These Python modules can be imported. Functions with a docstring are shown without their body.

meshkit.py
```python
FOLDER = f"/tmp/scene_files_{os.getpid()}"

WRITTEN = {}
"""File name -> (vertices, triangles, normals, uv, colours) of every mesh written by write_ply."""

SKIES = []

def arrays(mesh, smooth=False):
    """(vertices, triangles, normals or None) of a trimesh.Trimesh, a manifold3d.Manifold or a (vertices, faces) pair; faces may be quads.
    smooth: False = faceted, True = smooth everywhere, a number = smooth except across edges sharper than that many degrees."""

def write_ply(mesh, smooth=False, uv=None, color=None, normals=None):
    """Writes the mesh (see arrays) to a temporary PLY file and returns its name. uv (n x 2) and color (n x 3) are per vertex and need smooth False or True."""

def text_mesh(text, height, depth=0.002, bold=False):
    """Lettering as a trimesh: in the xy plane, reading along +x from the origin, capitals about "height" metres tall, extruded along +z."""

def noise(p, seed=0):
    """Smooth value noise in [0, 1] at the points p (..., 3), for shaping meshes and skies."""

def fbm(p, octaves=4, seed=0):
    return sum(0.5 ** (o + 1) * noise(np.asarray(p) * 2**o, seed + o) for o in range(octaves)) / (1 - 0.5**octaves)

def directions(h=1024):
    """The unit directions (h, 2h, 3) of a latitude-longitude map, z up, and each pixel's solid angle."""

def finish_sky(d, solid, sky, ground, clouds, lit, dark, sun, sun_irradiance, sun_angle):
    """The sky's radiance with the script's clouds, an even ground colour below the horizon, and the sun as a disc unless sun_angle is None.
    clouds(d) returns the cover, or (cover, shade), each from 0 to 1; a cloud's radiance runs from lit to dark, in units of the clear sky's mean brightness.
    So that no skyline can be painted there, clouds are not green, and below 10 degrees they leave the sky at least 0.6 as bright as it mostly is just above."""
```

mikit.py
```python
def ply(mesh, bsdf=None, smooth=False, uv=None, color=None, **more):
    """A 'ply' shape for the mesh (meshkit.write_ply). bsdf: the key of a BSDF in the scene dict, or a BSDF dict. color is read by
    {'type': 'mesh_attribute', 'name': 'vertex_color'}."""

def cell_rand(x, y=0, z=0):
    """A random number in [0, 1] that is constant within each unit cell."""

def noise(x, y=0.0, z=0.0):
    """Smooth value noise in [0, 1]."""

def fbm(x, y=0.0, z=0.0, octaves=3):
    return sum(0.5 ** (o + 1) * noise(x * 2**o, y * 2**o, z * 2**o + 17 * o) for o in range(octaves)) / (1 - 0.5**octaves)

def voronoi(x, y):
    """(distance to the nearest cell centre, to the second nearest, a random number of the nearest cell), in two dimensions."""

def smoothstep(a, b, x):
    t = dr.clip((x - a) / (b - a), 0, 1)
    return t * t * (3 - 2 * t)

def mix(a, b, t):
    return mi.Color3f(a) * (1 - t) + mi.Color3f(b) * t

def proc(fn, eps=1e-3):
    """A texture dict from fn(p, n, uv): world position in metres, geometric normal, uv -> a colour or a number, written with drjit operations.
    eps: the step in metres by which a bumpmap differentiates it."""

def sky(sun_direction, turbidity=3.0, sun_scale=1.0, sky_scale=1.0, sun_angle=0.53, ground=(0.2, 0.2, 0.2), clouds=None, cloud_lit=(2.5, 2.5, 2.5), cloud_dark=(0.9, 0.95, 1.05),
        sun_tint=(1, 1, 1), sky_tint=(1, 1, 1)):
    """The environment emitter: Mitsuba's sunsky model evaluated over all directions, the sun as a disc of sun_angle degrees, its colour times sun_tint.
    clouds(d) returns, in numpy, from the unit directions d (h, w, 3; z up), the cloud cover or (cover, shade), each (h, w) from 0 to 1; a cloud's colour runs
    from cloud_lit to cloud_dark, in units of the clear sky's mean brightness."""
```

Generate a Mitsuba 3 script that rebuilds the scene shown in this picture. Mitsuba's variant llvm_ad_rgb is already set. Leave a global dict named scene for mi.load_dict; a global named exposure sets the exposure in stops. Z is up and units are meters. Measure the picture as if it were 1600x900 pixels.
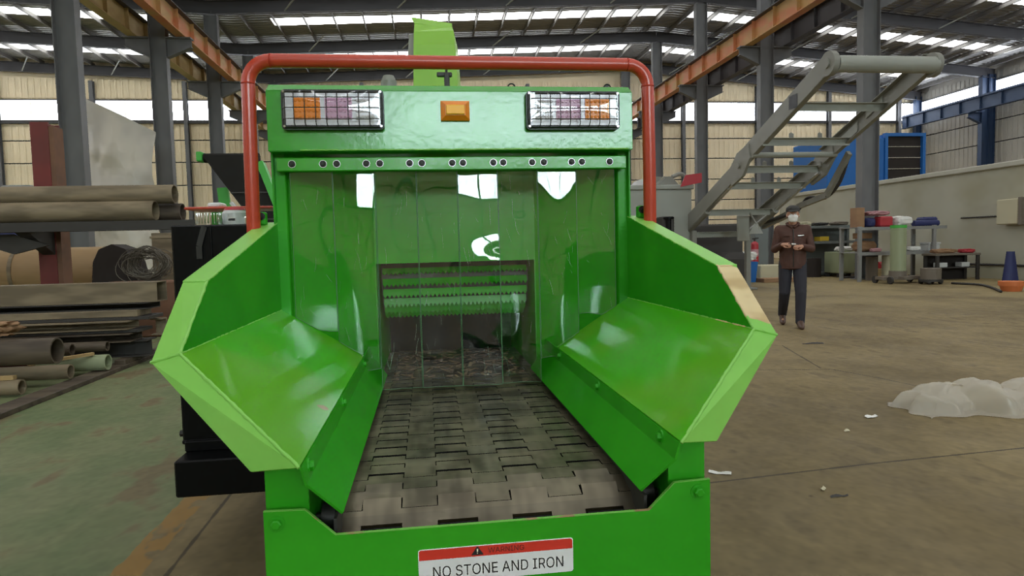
import math, random
import numpy as np, trimesh, mitsuba as mi, drjit as dr, manifold3d as m3
from shapely.geometry import Polygon
import mikit, meshkit
from mikit import ply, proc, noise, fbm, mix, smoothstep, cell_rand

scene, labels, used = {}, {}, {}
random.seed(7); RNG = np.random.default_rng(7)
T = mi.ScalarTransform4f

# ---------------------------------------------------------------- camera, light levels, exposure
EYE = np.array([0.0, 0.0, 1.27])
YAW, PITCH, ROLL, FOCAL = 0.1290, 0.0641, -0.0247, 1020.0
FWD = np.array([math.sin(YAW)*math.cos(PITCH), math.cos(YAW)*math.cos(PITCH), -math.sin(PITCH)])
RGT = np.array([math.cos(YAW), -math.sin(YAW), 0.0])
UPV = np.cross(RGT, FWD)
UPR = -math.sin(ROLL)*RGT + math.cos(ROLL)*UPV
scene['camera'] = {'type': 'perspective', 'fov': math.degrees(2*math.atan(800/FOCAL)), 'fov_axis': 'x', 'near_clip': 0.05, 'far_clip': 500.0,
                   'to_world': T().look_at(origin=EYE.tolist(), target=(EYE+FWD).tolist(), up=UPR.tolist())}
exposure = -0.50
SKYLIGHT = (7.5, 7.7, 7.6)        # radiance of the translucent roof sheets
WINDOW = (8.5, 9.2, 10.2)         # radiance of the translucent window bands
REAR_WINDOW = (19.0, 24.0, 25.0)

# ---------------------------------------------------------------- naming helpers
def num(k):
    n = used.get(k, -1) + 1; used[k] = n
    return k if n == 0 else f'{k}_{n:03d}'
def thing(name, label, cat, group=None):
    k = num(name); labels[k] = {'label': label, 'category': cat}
    if group: labels[k]['group'] = group
    return k
def part(parent, name, mesh, mat, smooth=False, label=None, stuff=False, **kw):
    k = num(parent + '__' + name); scene[k] = ply(mesh, mat, smooth, **kw)
    if label or stuff:
        labels[k] = {}
        if label: labels[k]['label'] = label
        if stuff: labels[k]['kind'] = 'stuff'
    return k
def again(parent, name, shape, to_world=None, mat=None):
    k = num(parent + '__' + name); d = dict(shape)
    if to_world is not None: d['to_world'] = to_world
    if mat: d['bsdf'] = {'type': 'ref', 'id': mat}
    scene[k] = d; return k
def solo(name, mesh, mat, label, cat, smooth=False, group=None, **kw):
    k = thing(name, label, cat, group); scene[k] = ply(mesh, mat, smooth, **kw); return k
def struct(k, mesh=None, mat=None, smooth=False, label=None, **kw):
    labels[k] = {'kind': 'structure'}
    if label: labels[k]['label'] = label
    if mesh is not None: scene[k] = ply(mesh, mat, smooth, **kw)
    return k

# ---------------------------------------------------------------- mesh helpers
cat = trimesh.util.concatenate
def A(*p): return np.array(p, float)
def box(lo, hi):
    lo, hi = np.minimum(lo, hi), np.maximum(lo, hi)
    return trimesh.creation.box(extents=hi-lo, transform=trimesh.transformations.translation_matrix((lo+hi)/2))
def hull(p): return trimesh.convex.convex_hull(np.asarray(p, float))
def cbox(lo, hi, b=0.004):
    lo, hi = np.minimum(lo, hi).astype(float), np.maximum(lo, hi).astype(float)
    b = min(b, 0.45*(hi-lo).min()); pts = []
    for sx in (0, 1):
        for sy in (0, 1):
            for sz in (0, 1):
                c = np.where([sx, sy, sz], hi, lo); s = np.where([sx, sy, sz], -1, 1)*b
                for k in range(3):
                    q = c + s; q[k] = c[k]; pts.append(q)
    return hull(pts)
def frame_of(d):
    d = np.asarray(d, float)/np.linalg.norm(d)
    a = np.cross(d, [0, 0, 1] if abs(d[2]) < 0.9 else [1, 0, 0]); a /= np.linalg.norm(a)
    return a, np.cross(d, a), d
def bar(p0, p1, w, h, up=(0, 0, 1), b=0):
    """rectangular bar between two points; w sideways, h along 'up'"""
    p0, p1 = np.asarray(p0, float), np.asarray(p1, float); d = (p1-p0)/np.linalg.norm(p1-p0)
    s = np.cross(d, up); s /= np.linalg.norm(s); u = np.cross(s, d)
    return hull([p + a*s*w/2 + c*u*h/2 for p in (p0, p1) for a in (-1, 1) for c in (-1, 1)])
def rod(p0, p1, r, n=16, r1=None):
    p0, p1 = np.asarray(p0, float), np.asarray(p1, float); a, b, d = frame_of(p1-p0); r1 = r if r1 is None else r1
    t = np.arange(n)*2*np.pi/n; ring = np.cos(t)[:, None]*a + np.sin(t)[:, None]*b
    return hull(np.vstack([p0 + ring*r, p1 + ring*r1]))
def pipe(p0, p1, r, wall, n=24):
    """hollow pipe"""
    p0, p1 = np.asarray(p0, float), np.asarray(p1, float); a, b, d = frame_of(p1-p0); L = np.linalg.norm(p1-p0)
    t = np.arange(n)*2*np.pi/n; ring = np.cos(t)[:, None]*a + np.sin(t)[:, None]*b
    rows = [p0+ring*r, p1+ring*r, p1+ring*(r-wall), p0+ring*(r-wall)]
    v = np.vstack(rows); f = []
    for k in range(4):
        k2 = (k+1) % 4
        for i in range(n):
            j = (i+1) % n; f += [[k*n+i, k*n+j, k2*n+j], [k*n+i, k2*n+j, k2*n+i]]
    m = trimesh.Trimesh(v, f, process=False); m.fix_normals(); return m
def sweep(pts, r, n=14, caps=True):
    pts = np.asarray(pts, float); N = len(pts); rr = np.broadcast_to(r, (N,))
    tan = np.gradient(pts, axis=0); tan /= np.linalg.norm(tan, axis=1, keepdims=True)
    a = frame_of(tan[0])[0]; v = []; t = np.arange(n)*2*np.pi/n
    for i in range(N):
        a = a - tan[i]*(a@tan[i]); a /= np.linalg.norm(a); b = np.cross(tan[i], a)
        v.append(pts[i] + rr[i]*(np.cos(t)[:, None]*a + np.sin(t)[:, None]*b))
    v = np.vstack(v); f = []
    for i in range(N-1):
        for j in range(n):
            k = (j+1) % n; f += [[i*n+j, i*n+k, (i+1)*n+k], [i*n+j, (i+1)*n+k, (i+1)*n+j]]
    if caps:
        v = np.vstack([v, pts[0], pts[-1]])
        for j in range(n):
            k = (j+1) % n; f += [[N*n, k, j], [N*n+1, (N-1)*n+j, (N-1)*n+k]]
    m = trimesh.Trimesh(v, f, process=False); m.fix_normals(); return m
def bez(pts, n=24):
    """Catmull-Rom through the points"""
    P = np.asarray(pts, float); P = np.vstack([2*P[0]-P[1], P, 2*P[-1]-P[-2]]); out = []
    for i in range(1, len(P)-2):
        for t in np.linspace(0, 1, n, endpoint=False):
            out.append(0.5*((2*P[i]) + (-P[i-1]+P[i+1])*t + (2*P[i-1]-5*P[i]+4*P[i+1]-P[i+2])*t*t + (-P[i-1]+3*P[i]-3*P[i+1]+P[i+2])*t**3))
    return np.array(out + [P[-2]])
def plate(pts, t, side=0.0):
    """flat polygon plate in space of thickness t; side shifts it along its normal (-1..1)"""
    P = np.asarray(pts, float); n = np.zeros(3)
    for i in range(len(P)): n += np.cross(P[i], P[(i+1) % len(P)])
    n /= np.linalg.norm(n); u = P[1]-P[0]; u -= n*(u@n); u /= np.linalg.norm(u); w = np.cross(n, u)
    m = trimesh.creation.extrude_polygon(Polygon(np.c_[(P-P[0])@u, (P-P[0])@w]), t, engine='earcut')
    M = np.eye(4); M[:3, 0], M[:3, 1], M[:3, 2] = u, w, n; M[:3, 3] = P[0] + n*t/2*(side-1)
    m.apply_transform(M); return m
def extr(poly, t, O, ex, ey):
    """2-D polygon extruded by t along ex x ey, placed at O"""
    m = trimesh.creation.extrude_polygon(poly if isinstance(poly, Polygon) else Polygon(poly), t, engine='earcut')
    M = np.eye(4); M[:3, 0], M[:3, 1], M[:3, 2], M[:3, 3] = ex, ey, np.cross(ex, ey), O
    m.apply_transform(M); return m
def bolt(c, n, r=0.012, h=0.009):
    """hexagon bolt head on a washer"""
    c, n = np.asarray(c, float), np.asarray(n, float)/np.linalg.norm(n)
    return cat([rod(c-n*0.004, c+n*0.002, r*1.5, 16), rod(c+n*0.002, c+n*(0.002+h), r, 6), rod(c+n*(0.002+h), c+n*(0.004+h), r*0.9, 6, r*0.7)])
def grid(nx, ny, fn):
    """surface grid fn(u, v) -> points"""
    u, v = np.meshgrid(np.linspace(0, 1, nx), np.linspace(0, 1, ny), indexing='ij')
    P = fn(u, v).reshape(-1, 3); f = []
    for i in range(nx-1):
        for j in range(ny-1):
            a, b, c, d = i*ny+j, (i+1)*ny+j, (i+1)*ny+j+1, i*ny+j+1; f += [[a, b, c], [a, c, d]]
    return trimesh.Trimesh(P, f, process=False)
def lumpy(lo, hi, amp, seed, sub=3, scale=4.0):
    """a soft irregular lump filling a box"""
    m = trimesh.creation.icosphere(subdivisions=sub); v = m.vertices
    s = np.sign(v)*np.abs(v)**0.6
    r = 1 + amp*(meshkit.fbm(v*scale+11*seed, 3, seed)-0.5)*2
    lo, hi = np.asarray(lo, float), np.asarray(hi, float); m.vertices = (lo+hi)/2 + s*r[:, None]*(hi-lo)/2
    b0, b1 = m.bounds; m.vertices = lo+(m.vertices-b0)/(b1-b0)*(hi-lo); return m
def at(m, x=0, y=0, z=0, rz=0):
    M = trimesh.transformations.rotation_matrix(rz, [0, 0, 1]); M[:3, 3] = (x, y, z); m = m.copy(); m.apply_transform(M); return m

# ---------------------------------------------------------------- materials
def rgb(*c): return {'type': 'rgb', 'value': [float(x) for x in c]}
def mat(k, col, rough=0.5, metal=0.0, two=True, bump=None, bscale=0.001, **kw):
    b = {'type': 'principled', 'base_color': rgb(*col) if isinstance(col, tuple) else col, 'roughness': rough, 'metallic': metal, **kw}
    if bump is not None: b = {'type': 'bumpmap', 'arbitrary': bump, 'scale': bscale, 'bsdf': b}
    scene[k] = {'type': 'twosided', 'bsdf': b} if two else b
    return k
GREEN, OLIVE = (0.022, 0.300, 0.007), (0.125, 0.37, 0.018)
def f_green(p, n, uv):
    a = fbm(p.x*5, p.y*5, p.z*5); return mix(GREEN, (0.030, 0.335, 0.010), smoothstep(0.35, 0.7, a))
def f_wing(p, n, uv):
    a = fbm(p.x*3.1+5, p.y*3.1, p.z*3.1, 3); b = fbm(p.x*14, p.y*14, p.z*14)
    c = mix((0.062, 0.41, 0.009), OLIVE, smoothstep(0.42, 0.68, a)*0.9)
    sp = smoothstep(0.79, 0.82, b)*smoothstep(0.55, 0.65, a)
    return mix(c, (0.35, 0.16, 0.04), sp*0.8)
def f_rim_lit(p, n, uv):
    """rim green with light from above painted in; its right front part is bare primer where the paint is gone"""
    e = 0.018*(fbm(p.x*30, p.y*30, p.z*30)-0.5)
    m = smoothstep(0, 0.004, p.y-1.648+e)*smoothstep(0, 0.004, 1.838-p.y+e)*smoothstep(0, 0.001, p.x-0.5)
    c = mix((0.25, 0.55, 0.10), (0.18, 0.50, 0.07), fbm(p.x*6, p.y*6, p.z*6))  # paler than the other green: light on the upward rims painted into the colour
    pr = mix((0.66, 0.52, 0.28), (0.48, 0.34, 0.15), smoothstep(0.5, 0.75, fbm(p.x*9, p.y*4, p.z*20)))
    return mix(c, pr, m)
def f_peel(p, n, uv): return fbm(p.x*60, p.y*60, p.z*60, 2)*0.5 + 1.6*fbm(p.x*7, p.y*7, p.z*7, 2)
mat('paint_green', proc(f_green), 0.33, bump=proc(f_peel), bscale=0.0006, specular=0.32, clearcoat=0.15, clearcoat_gloss=0.85)
mat('paint_green_plain', GREEN, 0.35, specular=0.32, clearcoat=0.15)
mat('paint_wing', proc(f_wing), 0.16, bump=proc(f_peel), bscale=0.0004, specular=0.40, clearcoat=0.1, clearcoat_gloss=0.9)
mat('paint_rim_lit', proc(f_rim_lit), 0.32, bump=proc(f_peel), bscale=0.0010, specular=0.4, clearcoat=0.3, clearcoat_gloss=0.9)
mat('paint_chute', (0.25, 0.50, 0.055), 0.3, clearcoat=0.5)
mat('paint_red', proc(lambda p, n, uv: mix((0.50, 0.048, 0.018), (0.42, 0.038, 0.016), fbm(p.x*12, p.y*12, p.z*12))), 0.28, clearcoat=0.6, clearcoat_gloss=0.9)
mat('paint_black', (0.004, 0.004, 0.0045), 0.30, specular=0.15)
mat('rubber_black', (0.012, 0.012, 0.013), 0.35)
mat('bolt_dark', (0.035, 0.033, 0.030), 0.45, 0.6)
mat('washer_steel', (0.62, 0.62, 0.60), 0.35, 0.8)
mat('chrome', (0.75, 0.76, 0.78), 0.10, 1.0)
mat('silver', (0.50, 0.49, 0.52), 0.4, 0.5)
mat('white_plastic', (0.55, 0.55, 0.53), 0.4)
mat('sticker_white', (0.72, 0.72, 0.72), 0.35)
mat('sticker_red', (0.60, 0.035, 0.02), 0.35)
mat('print_black', (0.012, 0.012, 0.014), 0.4)
mat('print_maroon', (0.14, 0.015, 0.012), 0.4)
mat('print_cream', (0.8, 0.75, 0.55), 0.4)
mat('amber', (0.78, 0.22, 0.004), 0.3, clearcoat=0.3)
mat('amber_bright', (0.98, 0.46, 0.01), 0.35, specular=0.4)
mat('red_lens', (0.55, 0.30, 0.46), 0.3, clearcoat=0.4)
mat('clear_lens', (0.60, 0.58, 0.62), 0.3, 0.2, clearcoat=0.6)
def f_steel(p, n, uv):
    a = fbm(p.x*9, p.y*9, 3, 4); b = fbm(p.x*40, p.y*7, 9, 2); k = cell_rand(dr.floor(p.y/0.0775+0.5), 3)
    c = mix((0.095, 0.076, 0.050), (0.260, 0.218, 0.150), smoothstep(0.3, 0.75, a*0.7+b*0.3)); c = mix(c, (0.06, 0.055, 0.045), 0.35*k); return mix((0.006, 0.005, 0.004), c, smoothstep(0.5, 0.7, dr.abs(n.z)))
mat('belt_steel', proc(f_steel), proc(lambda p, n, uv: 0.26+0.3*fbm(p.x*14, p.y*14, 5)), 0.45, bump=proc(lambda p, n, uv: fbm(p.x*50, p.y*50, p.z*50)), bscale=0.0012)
scene['vinyl'] = {'type': 'thindielectric', 'int_ior': 1.54}
mat('scuff', (0.30, 0.42, 0.32), 0.5)
scene['pane'] = {'type': 'thindielectric', 'int_ior': 1.5}
# building
mat('column_gray', proc(lambda p, n, uv: mix((0.115, 0.115, 0.122), (0.165, 0.162, 0.160), fbm(p.x*3, p.y*3, p.z*1.2))), 0.55)
mat('column_blue', (0.035, 0.062, 0.125), 0.55)
mat('rafter_gray', (0.060, 0.058, 0.062), 0.6)
mat('purlin_gray', (0.17, 0.16, 0.15), 0.55)
mat('roof_sheet', proc(lambda p, n, uv: mix((0.26, 0.25, 0.235), (0.36, 0.35, 0.33), fbm(p.x*0.6, p.y*0.6, 1))), 0.45, 0.3)
mat('wall_cream', proc(lambda p, n, uv: mix((0.88, 0.74, 0.51), (0.78, 0.65, 0.44), fbm(p.x*0.5, p.y*0.5, p.z*0.9))), 0.6)
mat('wall_bluegray', proc(lambda p, n, uv: mix((0.36, 0.34, 0.30), (0.46, 0.42, 0.35), fbm(p.x*0.5, p.y*0.5, p.z*0.9))), 0.6)
mat('girt_dark', (0.05, 0.047, 0.045), 0.6)
mat('plaster', proc(lambda p, n, uv: mix((0.44, 0.42, 0.335), (0.36, 0.335, 0.235), smoothstep(0.3, 0.8, fbm(p.x*0.8, p.y*0.8, p.z*0.8, 4)))), 0.75)
mat('ledge', (0.48, 0.46, 0.385), 0.7)
mat('runway_rust', proc(lambda p, n, uv: mix((0.52, 0.185, 0.075), (0.45, 0.26, 0.09), smoothstep(0.35, 0.65, fbm(p.x*0.8, p.y*0.8, p.z*2)))), 0.6)
mat('runway_ochre', proc(lambda p, n, uv: mix((0.50, 0.37, 0.17), (0.42, 0.29, 0.12), smoothstep(0.35, 0.65, fbm(p.x*0.8, p.y*0.8, p.z*2)))), 0.6)
mat('runway_dark', (0.07, 0.065, 0.07), 0.6)
def seg_d(p, a, b):
    dx, dy = b[0]-a[0], b[1]-a[1]; L = dx*dx+dy*dy
    t = dr.clip(((p.x-a[0])*dx+(p.y-a[1])*dy)/L, 0, 1); return dr.sqrt(dr.square(p.x-a[0]-t*dx)+dr.square(p.y-a[1]-t*dy))
CRACKS = [((1.0, 3.16), (2.44, 3.31)), ((2.44, 3.31), (3.6, 3.39)), ((3.6, 3.39), (9.0, 3.75)), ((1.2, 5.9), (2.9, 6.02)), ((2.9, 6.02), (3.87, 5.82)), ((3.87, 5.82), (4.01, 5.37)), ((4.01, 5.37), (4.14, 4.8)), ((4.2, 7.3), (3.8, 5.9)), ((-1.065, -8), (-1.065, 14.0))]
def f_floor(p, n, uv):
    a = fbm(p.x*0.9, p.y*0.9, 1, 4); b = fbm(p.x*5, p.y*3, 2, 4); c = fbm(p.x*26, p.y*22, 3, 2)
    base = mix((0.175, 0.128, 0.062), (0.275, 0.205, 0.102), smoothstep(0.25, 0.75, a*0.55+b*0.45)); base = mix(base, (0.11, 0.08, 0.045), smoothstep(0.62, 0.8, b)*0.5)
    base = base*(0.86+0.28*c)*0.77
    g = mix((0.125, 0.155, 0.072), (0.185, 0.19, 0.098), smoothstep(0.25, 0.75, a*0.5+b*0.5)); g = mix(g, (0.15, 0.10, 0.055), smoothstep(0.6, 0.78, b)*0.7); g = g*(0.88+0.24*c)*0.92
    w = 0.03*(fbm(p.x*9, p.y*9, 8)-0.5)
    col = mix(base, g, smoothstep(0, 0.01, -1.275-p.x+w))
    yl = smoothstep(0, 0.01, p.x+1.30+w)*smoothstep(0, 0.01, -1.165-p.x+w)*smoothstep(0.3, 0.5, fbm(p.x*16, p.y*9, 4, 3))
    col = mix(col, (0.27, 0.145, 0.035), yl*0.75)
    far = smoothstep(9.0, 12.0, p.y)*smoothstep(-1.0, 1.0, p.x); col = mix(col, (0.24, 0.185, 0.09), far*0.55*smoothstep(0.2, 0.6, a))
    d = mi.Float(9)
    for s in CRACKS: d = dr.minimum(d, seg_d(p, *s))
    cr = 1-smoothstep(0.004, 0.013, d+0.010*(fbm(p.x*14, p.y*14, 6)-0.5)); col = mix(col, (0.045, 0.034, 0.022), cr*0.8)
    st = dr.exp(-(dr.square((p.x-1.80)/0.10)+dr.square((p.y-2.95)/0.07))*2)+dr.exp(-(dr.square((p.x-1.60)/0.12)+dr.square((p.y-2.82)/0.06))*2)*0.6
    return mix(col, (0.04, 0.032, 0.024), smoothstep(0.35, 0.6, st*fbm(p.x*16, p.y*16, 9, 3)*1.4)*0.75)
mat('concrete', proc(f_floor), proc(lambda p, n, uv: 0.55+0.25*fbm(p.x*3, p.y*3, 7)), specular=0.25, bump=proc(lambda p, n, uv: fbm(p.x*18, p.y*18, 2, 3)), bscale=0.004)
# stored goods and tools
mat('old_steel', proc(lambda p, n, uv: mix((0.105, 0.078, 0.052), (0.06, 0.043, 0.031), smoothstep(0.3, 0.7, fbm(p.x*2.5, p.y*9, p.z*9)))), 0.6, 0.15)
mat('old_steel_pale', proc(lambda p, n, uv: mix((0.26, 0.20, 0.125), (0.155, 0.118, 0.073), smoothstep(0.3, 0.7, fbm(p.x*2.5, p.y*9, p.z*9)))), 0.6, 0.1)
mat('rusty', proc(lambda p, n, uv: mix((0.22, 0.10, 0.055), (0.13, 0.07, 0.045), fbm(p.x*6, p.y*6, p.z*6))), 0.75)
mat('dark_steel', (0.045, 0.040, 0.036), 0.55, 0.2)
mat('red_oxide', proc(lambda p, n, uv: mix((0.20, 0.026, 0.022), (0.12, 0.03, 0.025), fbm(p.x*3, p.y*3, p.z*3))), 0.6)
mat('tan_paint', (0.33, 0.21, 0.10), 0.6)
mat('dark_hollow', (0.025, 0.018, 0.015), 0.8)
mat('wood_pale', proc(lambda p, n, uv: mix((0.48, 0.33, 0.15), (0.36, 0.23, 0.10), fbm(p.x*4, p.y*30, p.z*30))), 0.7)
mat('cloth_rust', (0.30, 0.17, 0.09), 0.9)
mat('tarp', proc(lambda p, n, uv: mix((0.62, 0.56, 0.47), (0.48, 0.44, 0.38), smoothstep(0.3, 0.7, fbm(p.x*1.2, p.y*1.2, p.z*0.7)))), 0.4)
mat('wire_gray', (0.16, 0.14, 0.11), 0.5, 0.4)
mat('gray_paint', proc(lambda p, n, uv: mix((0.235, 0.23, 0.20), (0.185, 0.18, 0.155), fbm(p.x*2, p.y*2, p.z*2))), 0.42, clearcoat=0.3)
mat('gray_pale', (0.28, 0.285, 0.25), 0.42, clearcoat=0.3)
mat('belt_rubber', (0.018, 0.016, 0.014), 0.8, specular=0.15)
mat('blue_paint', (0.015, 0.13, 0.42), 0.5)
mat('navy', (0.025, 0.03, 0.11), 0.6)
mat('pale_green', (0.29, 0.32, 0.19), 0.5)
mat('bright_green', (0.06, 0.38, 0.05), 0.5)
mat('shelf_gray', (0.23, 0.225, 0.215), 0.5)
mat('shelf_teal', (0.15, 0.165, 0.16), 0.55)
mat('cream_plain', (0.52, 0.47, 0.32), 0.6)
mat('brown_card', proc(lambda p, n, uv: mix((0.33, 0.19, 0.10), (0.24, 0.13, 0.07), fbm(p.x*5, p.y*5, p.z*5))), 0.8)
mat('red_plain', (0.42, 0.035, 0.045), 0.45)
mat('pink', (0.50, 0.26, 0.28), 0.7)
mat('yellow', (0.62, 0.42, 0.03), 0.5)
mat('orange', (0.58, 0.16, 0.05), 0.5)
mat('white_cloth', (0.70, 0.68, 0.64), 0.7)
mat('can_brown', (0.16, 0.13, 0.10), 0.6)
scene['film'] = {'type': 'principledthin', 'base_color': rgb(0.88, 0.83, 0.74), 'roughness': 0.22, 'diff_trans': 1.1, 'spec_trans': 0.35, 'eta': 1.5}
# person
mat('skin', (0.42, 0.21, 0.135), 0.5)
mat('jacket', proc(lambda p, n, uv: mix((0.085, 0.032, 0.020), (0.058, 0.022, 0.015), fbm(p.x*14, p.y*14, p.z*14))), 0.7, bump=proc(lambda p, n, uv: fbm(p.x*16, p.y*16, p.z*10, 3)), bscale=0.02)
mat('trousers', (0.022, 0.020, 0.028), 0.8, bump=proc(lambda p, n, uv: fbm(p.x*14, p.y*14, p.z*7, 3)), bscale=0.02)
mat('shoe_brown', (0.085, 0.045, 0.030), 0.5)
mat('cap_dark', (0.030, 0.027, 0.025), 0.7)
mat('mask_white', (0.78, 0.76, 0.73), 0.7)
mat('hair_black', (0.012, 0.011, 0.010), 0.5)
mat('worn_edge', proc(lambda p, n, uv: mix((0.14, 0.42, 0.06), (0.30, 0.20, 0.10), smoothstep(0.55, 0.7, fbm(p.x*24, p.y*24, p.z*24)))), 0.5)
mat('chip_brown', proc(lambda p, n, uv: mix((0.17, 0.105, 0.075), (0.25, 0.17, 0.10), cell_rand(p.x*30, p.y*30, 2))), 0.85)
def f_dent(p, n, uv): return 0.3*fbm(p.x*60, p.y*60, p.z*60, 2) + 2.2*fbm(p.x*4, 1.0, p.z*3, 2)
mat('paint_fascia', proc(f_green), 0.20, bump=proc(f_dent), bscale=0.0010, clearcoat=0.8, clearcoat_gloss=0.9, specular=0.6)
mat('vinyl_edge', (0.10, 0.22, 0.11), 0.3)
# ================================================================ the hall
X_L, X_R, Y_F, Y_B = -31.0, 34.7, -29.65, 42.65      # walls
ROW_L, ROW_R = -8.9, 13.3                            # column rows
FRAMES = [18.35+6*k for k in range(-8, 5)]
def roof_z(x):
    return 12.35+0.04*(ROW_L-x) if x < ROW_L else (12.35+0.045*(x-ROW_L) if x < ROW_R else 13.35-0.086*(x-ROW_R))
struct('floor', box(A(X_L, Y_F, -0.3), A(X_R, Y_B, 0)), 'concrete', label='worn brown concrete floor, painted green on the left with a faded yellow line')

def emit(parent, name, quad, L, key=None, focus=A(0.5, 5, 1)):
    q = np.asarray(quad, float); area = np.linalg.norm(np.cross(q[1]-q[0], q[3]-q[0])); d2 = ((q.mean(0)-focus)**2).sum()
    w = float(np.clip(area*60/(d2+60), 0.15, 40))
    k = key or num(parent + '__' + name)
    scene[k] = ply((q, np.array([[0, 1, 2], [0, 2, 3]])), 'white_plastic', emitter={'type': 'area', 'radiance': rgb(*L), 'sampling_weight': w})
    return k

# --- roof: corrugated sheets, one per bay and slope, each bay with a translucent strip
struct('ceiling', label='corrugated sheet roof with translucent skylight strips on gray steel rafters')
SLOPES = [(X_L, ROW_L, -30.0, -12.4), (ROW_L, ROW_R, -7.05, 12.5), (ROW_R, X_R, 14.2, 33.3)]
def sheet(x0, x1, y0, y1):
    """trapezoid ribs that run down the slope (along x)"""
    n = max(1, round((y1-y0)/0.3)); s = (y1-y0)/n; prof = []
    for i in range(n): prof += [(y0+i*s, 0), (y0+(i+.45)*s, 0), (y0+(i+.58)*s, .06), (y0+(i+.87)*s, .06)]
    prof.append((y1, 0)); v = []
    for x in (x0, x1): v += [(x, y, roof_z(x+(1e-6 if x == x0 else -1e-6))+dz) for y, dz in prof]
    k = len(prof); return trimesh.Trimesh(v, [f for i in range(k-1) for f in ([i, i+1, k+i+1], [i, k+i+1, k+i])], process=False)
for yf in FRAMES[1:]:
    ya, yb = yf-3.15, yf-2.10
    for x0, x1, sa, sb in SLOPES:
        part('ceiling', 'roof_sheet', cat([sheet(x0, x1, yf-6, ya), sheet(x0, x1, yb, yf), sheet(x0, sa, ya, yb), sheet(sb, x1, ya, yb)]), 'roof_sheet')
        emit('ceiling', 'skylight_panel', [(sa, ya, roof_z(sa)), (sa, yb, roof_z(sa)), (sb, yb, roof_z(sb)), (sb, ya, roof_z(sb))], SKYLIGHT)
for x0, x1, _, _ in SLOPES:
    n = round((x1-x0)/1.37)
    for i in range(n):
        x = x0+(i+0.5)*(x1-x0)/n; z = roof_z(x)
        part('ceiling', 'purlin', cat([box(A(x-.01, Y_F, z-.22), A(x+.01, Y_B, z-.01)), box(A(x, Y_F, z-.22), A(x+.045, Y_B, z-.20)), box(A(x-.045, Y_F, z-.03), A(x, Y_B, z-.01))]), 'purlin_gray')
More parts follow.
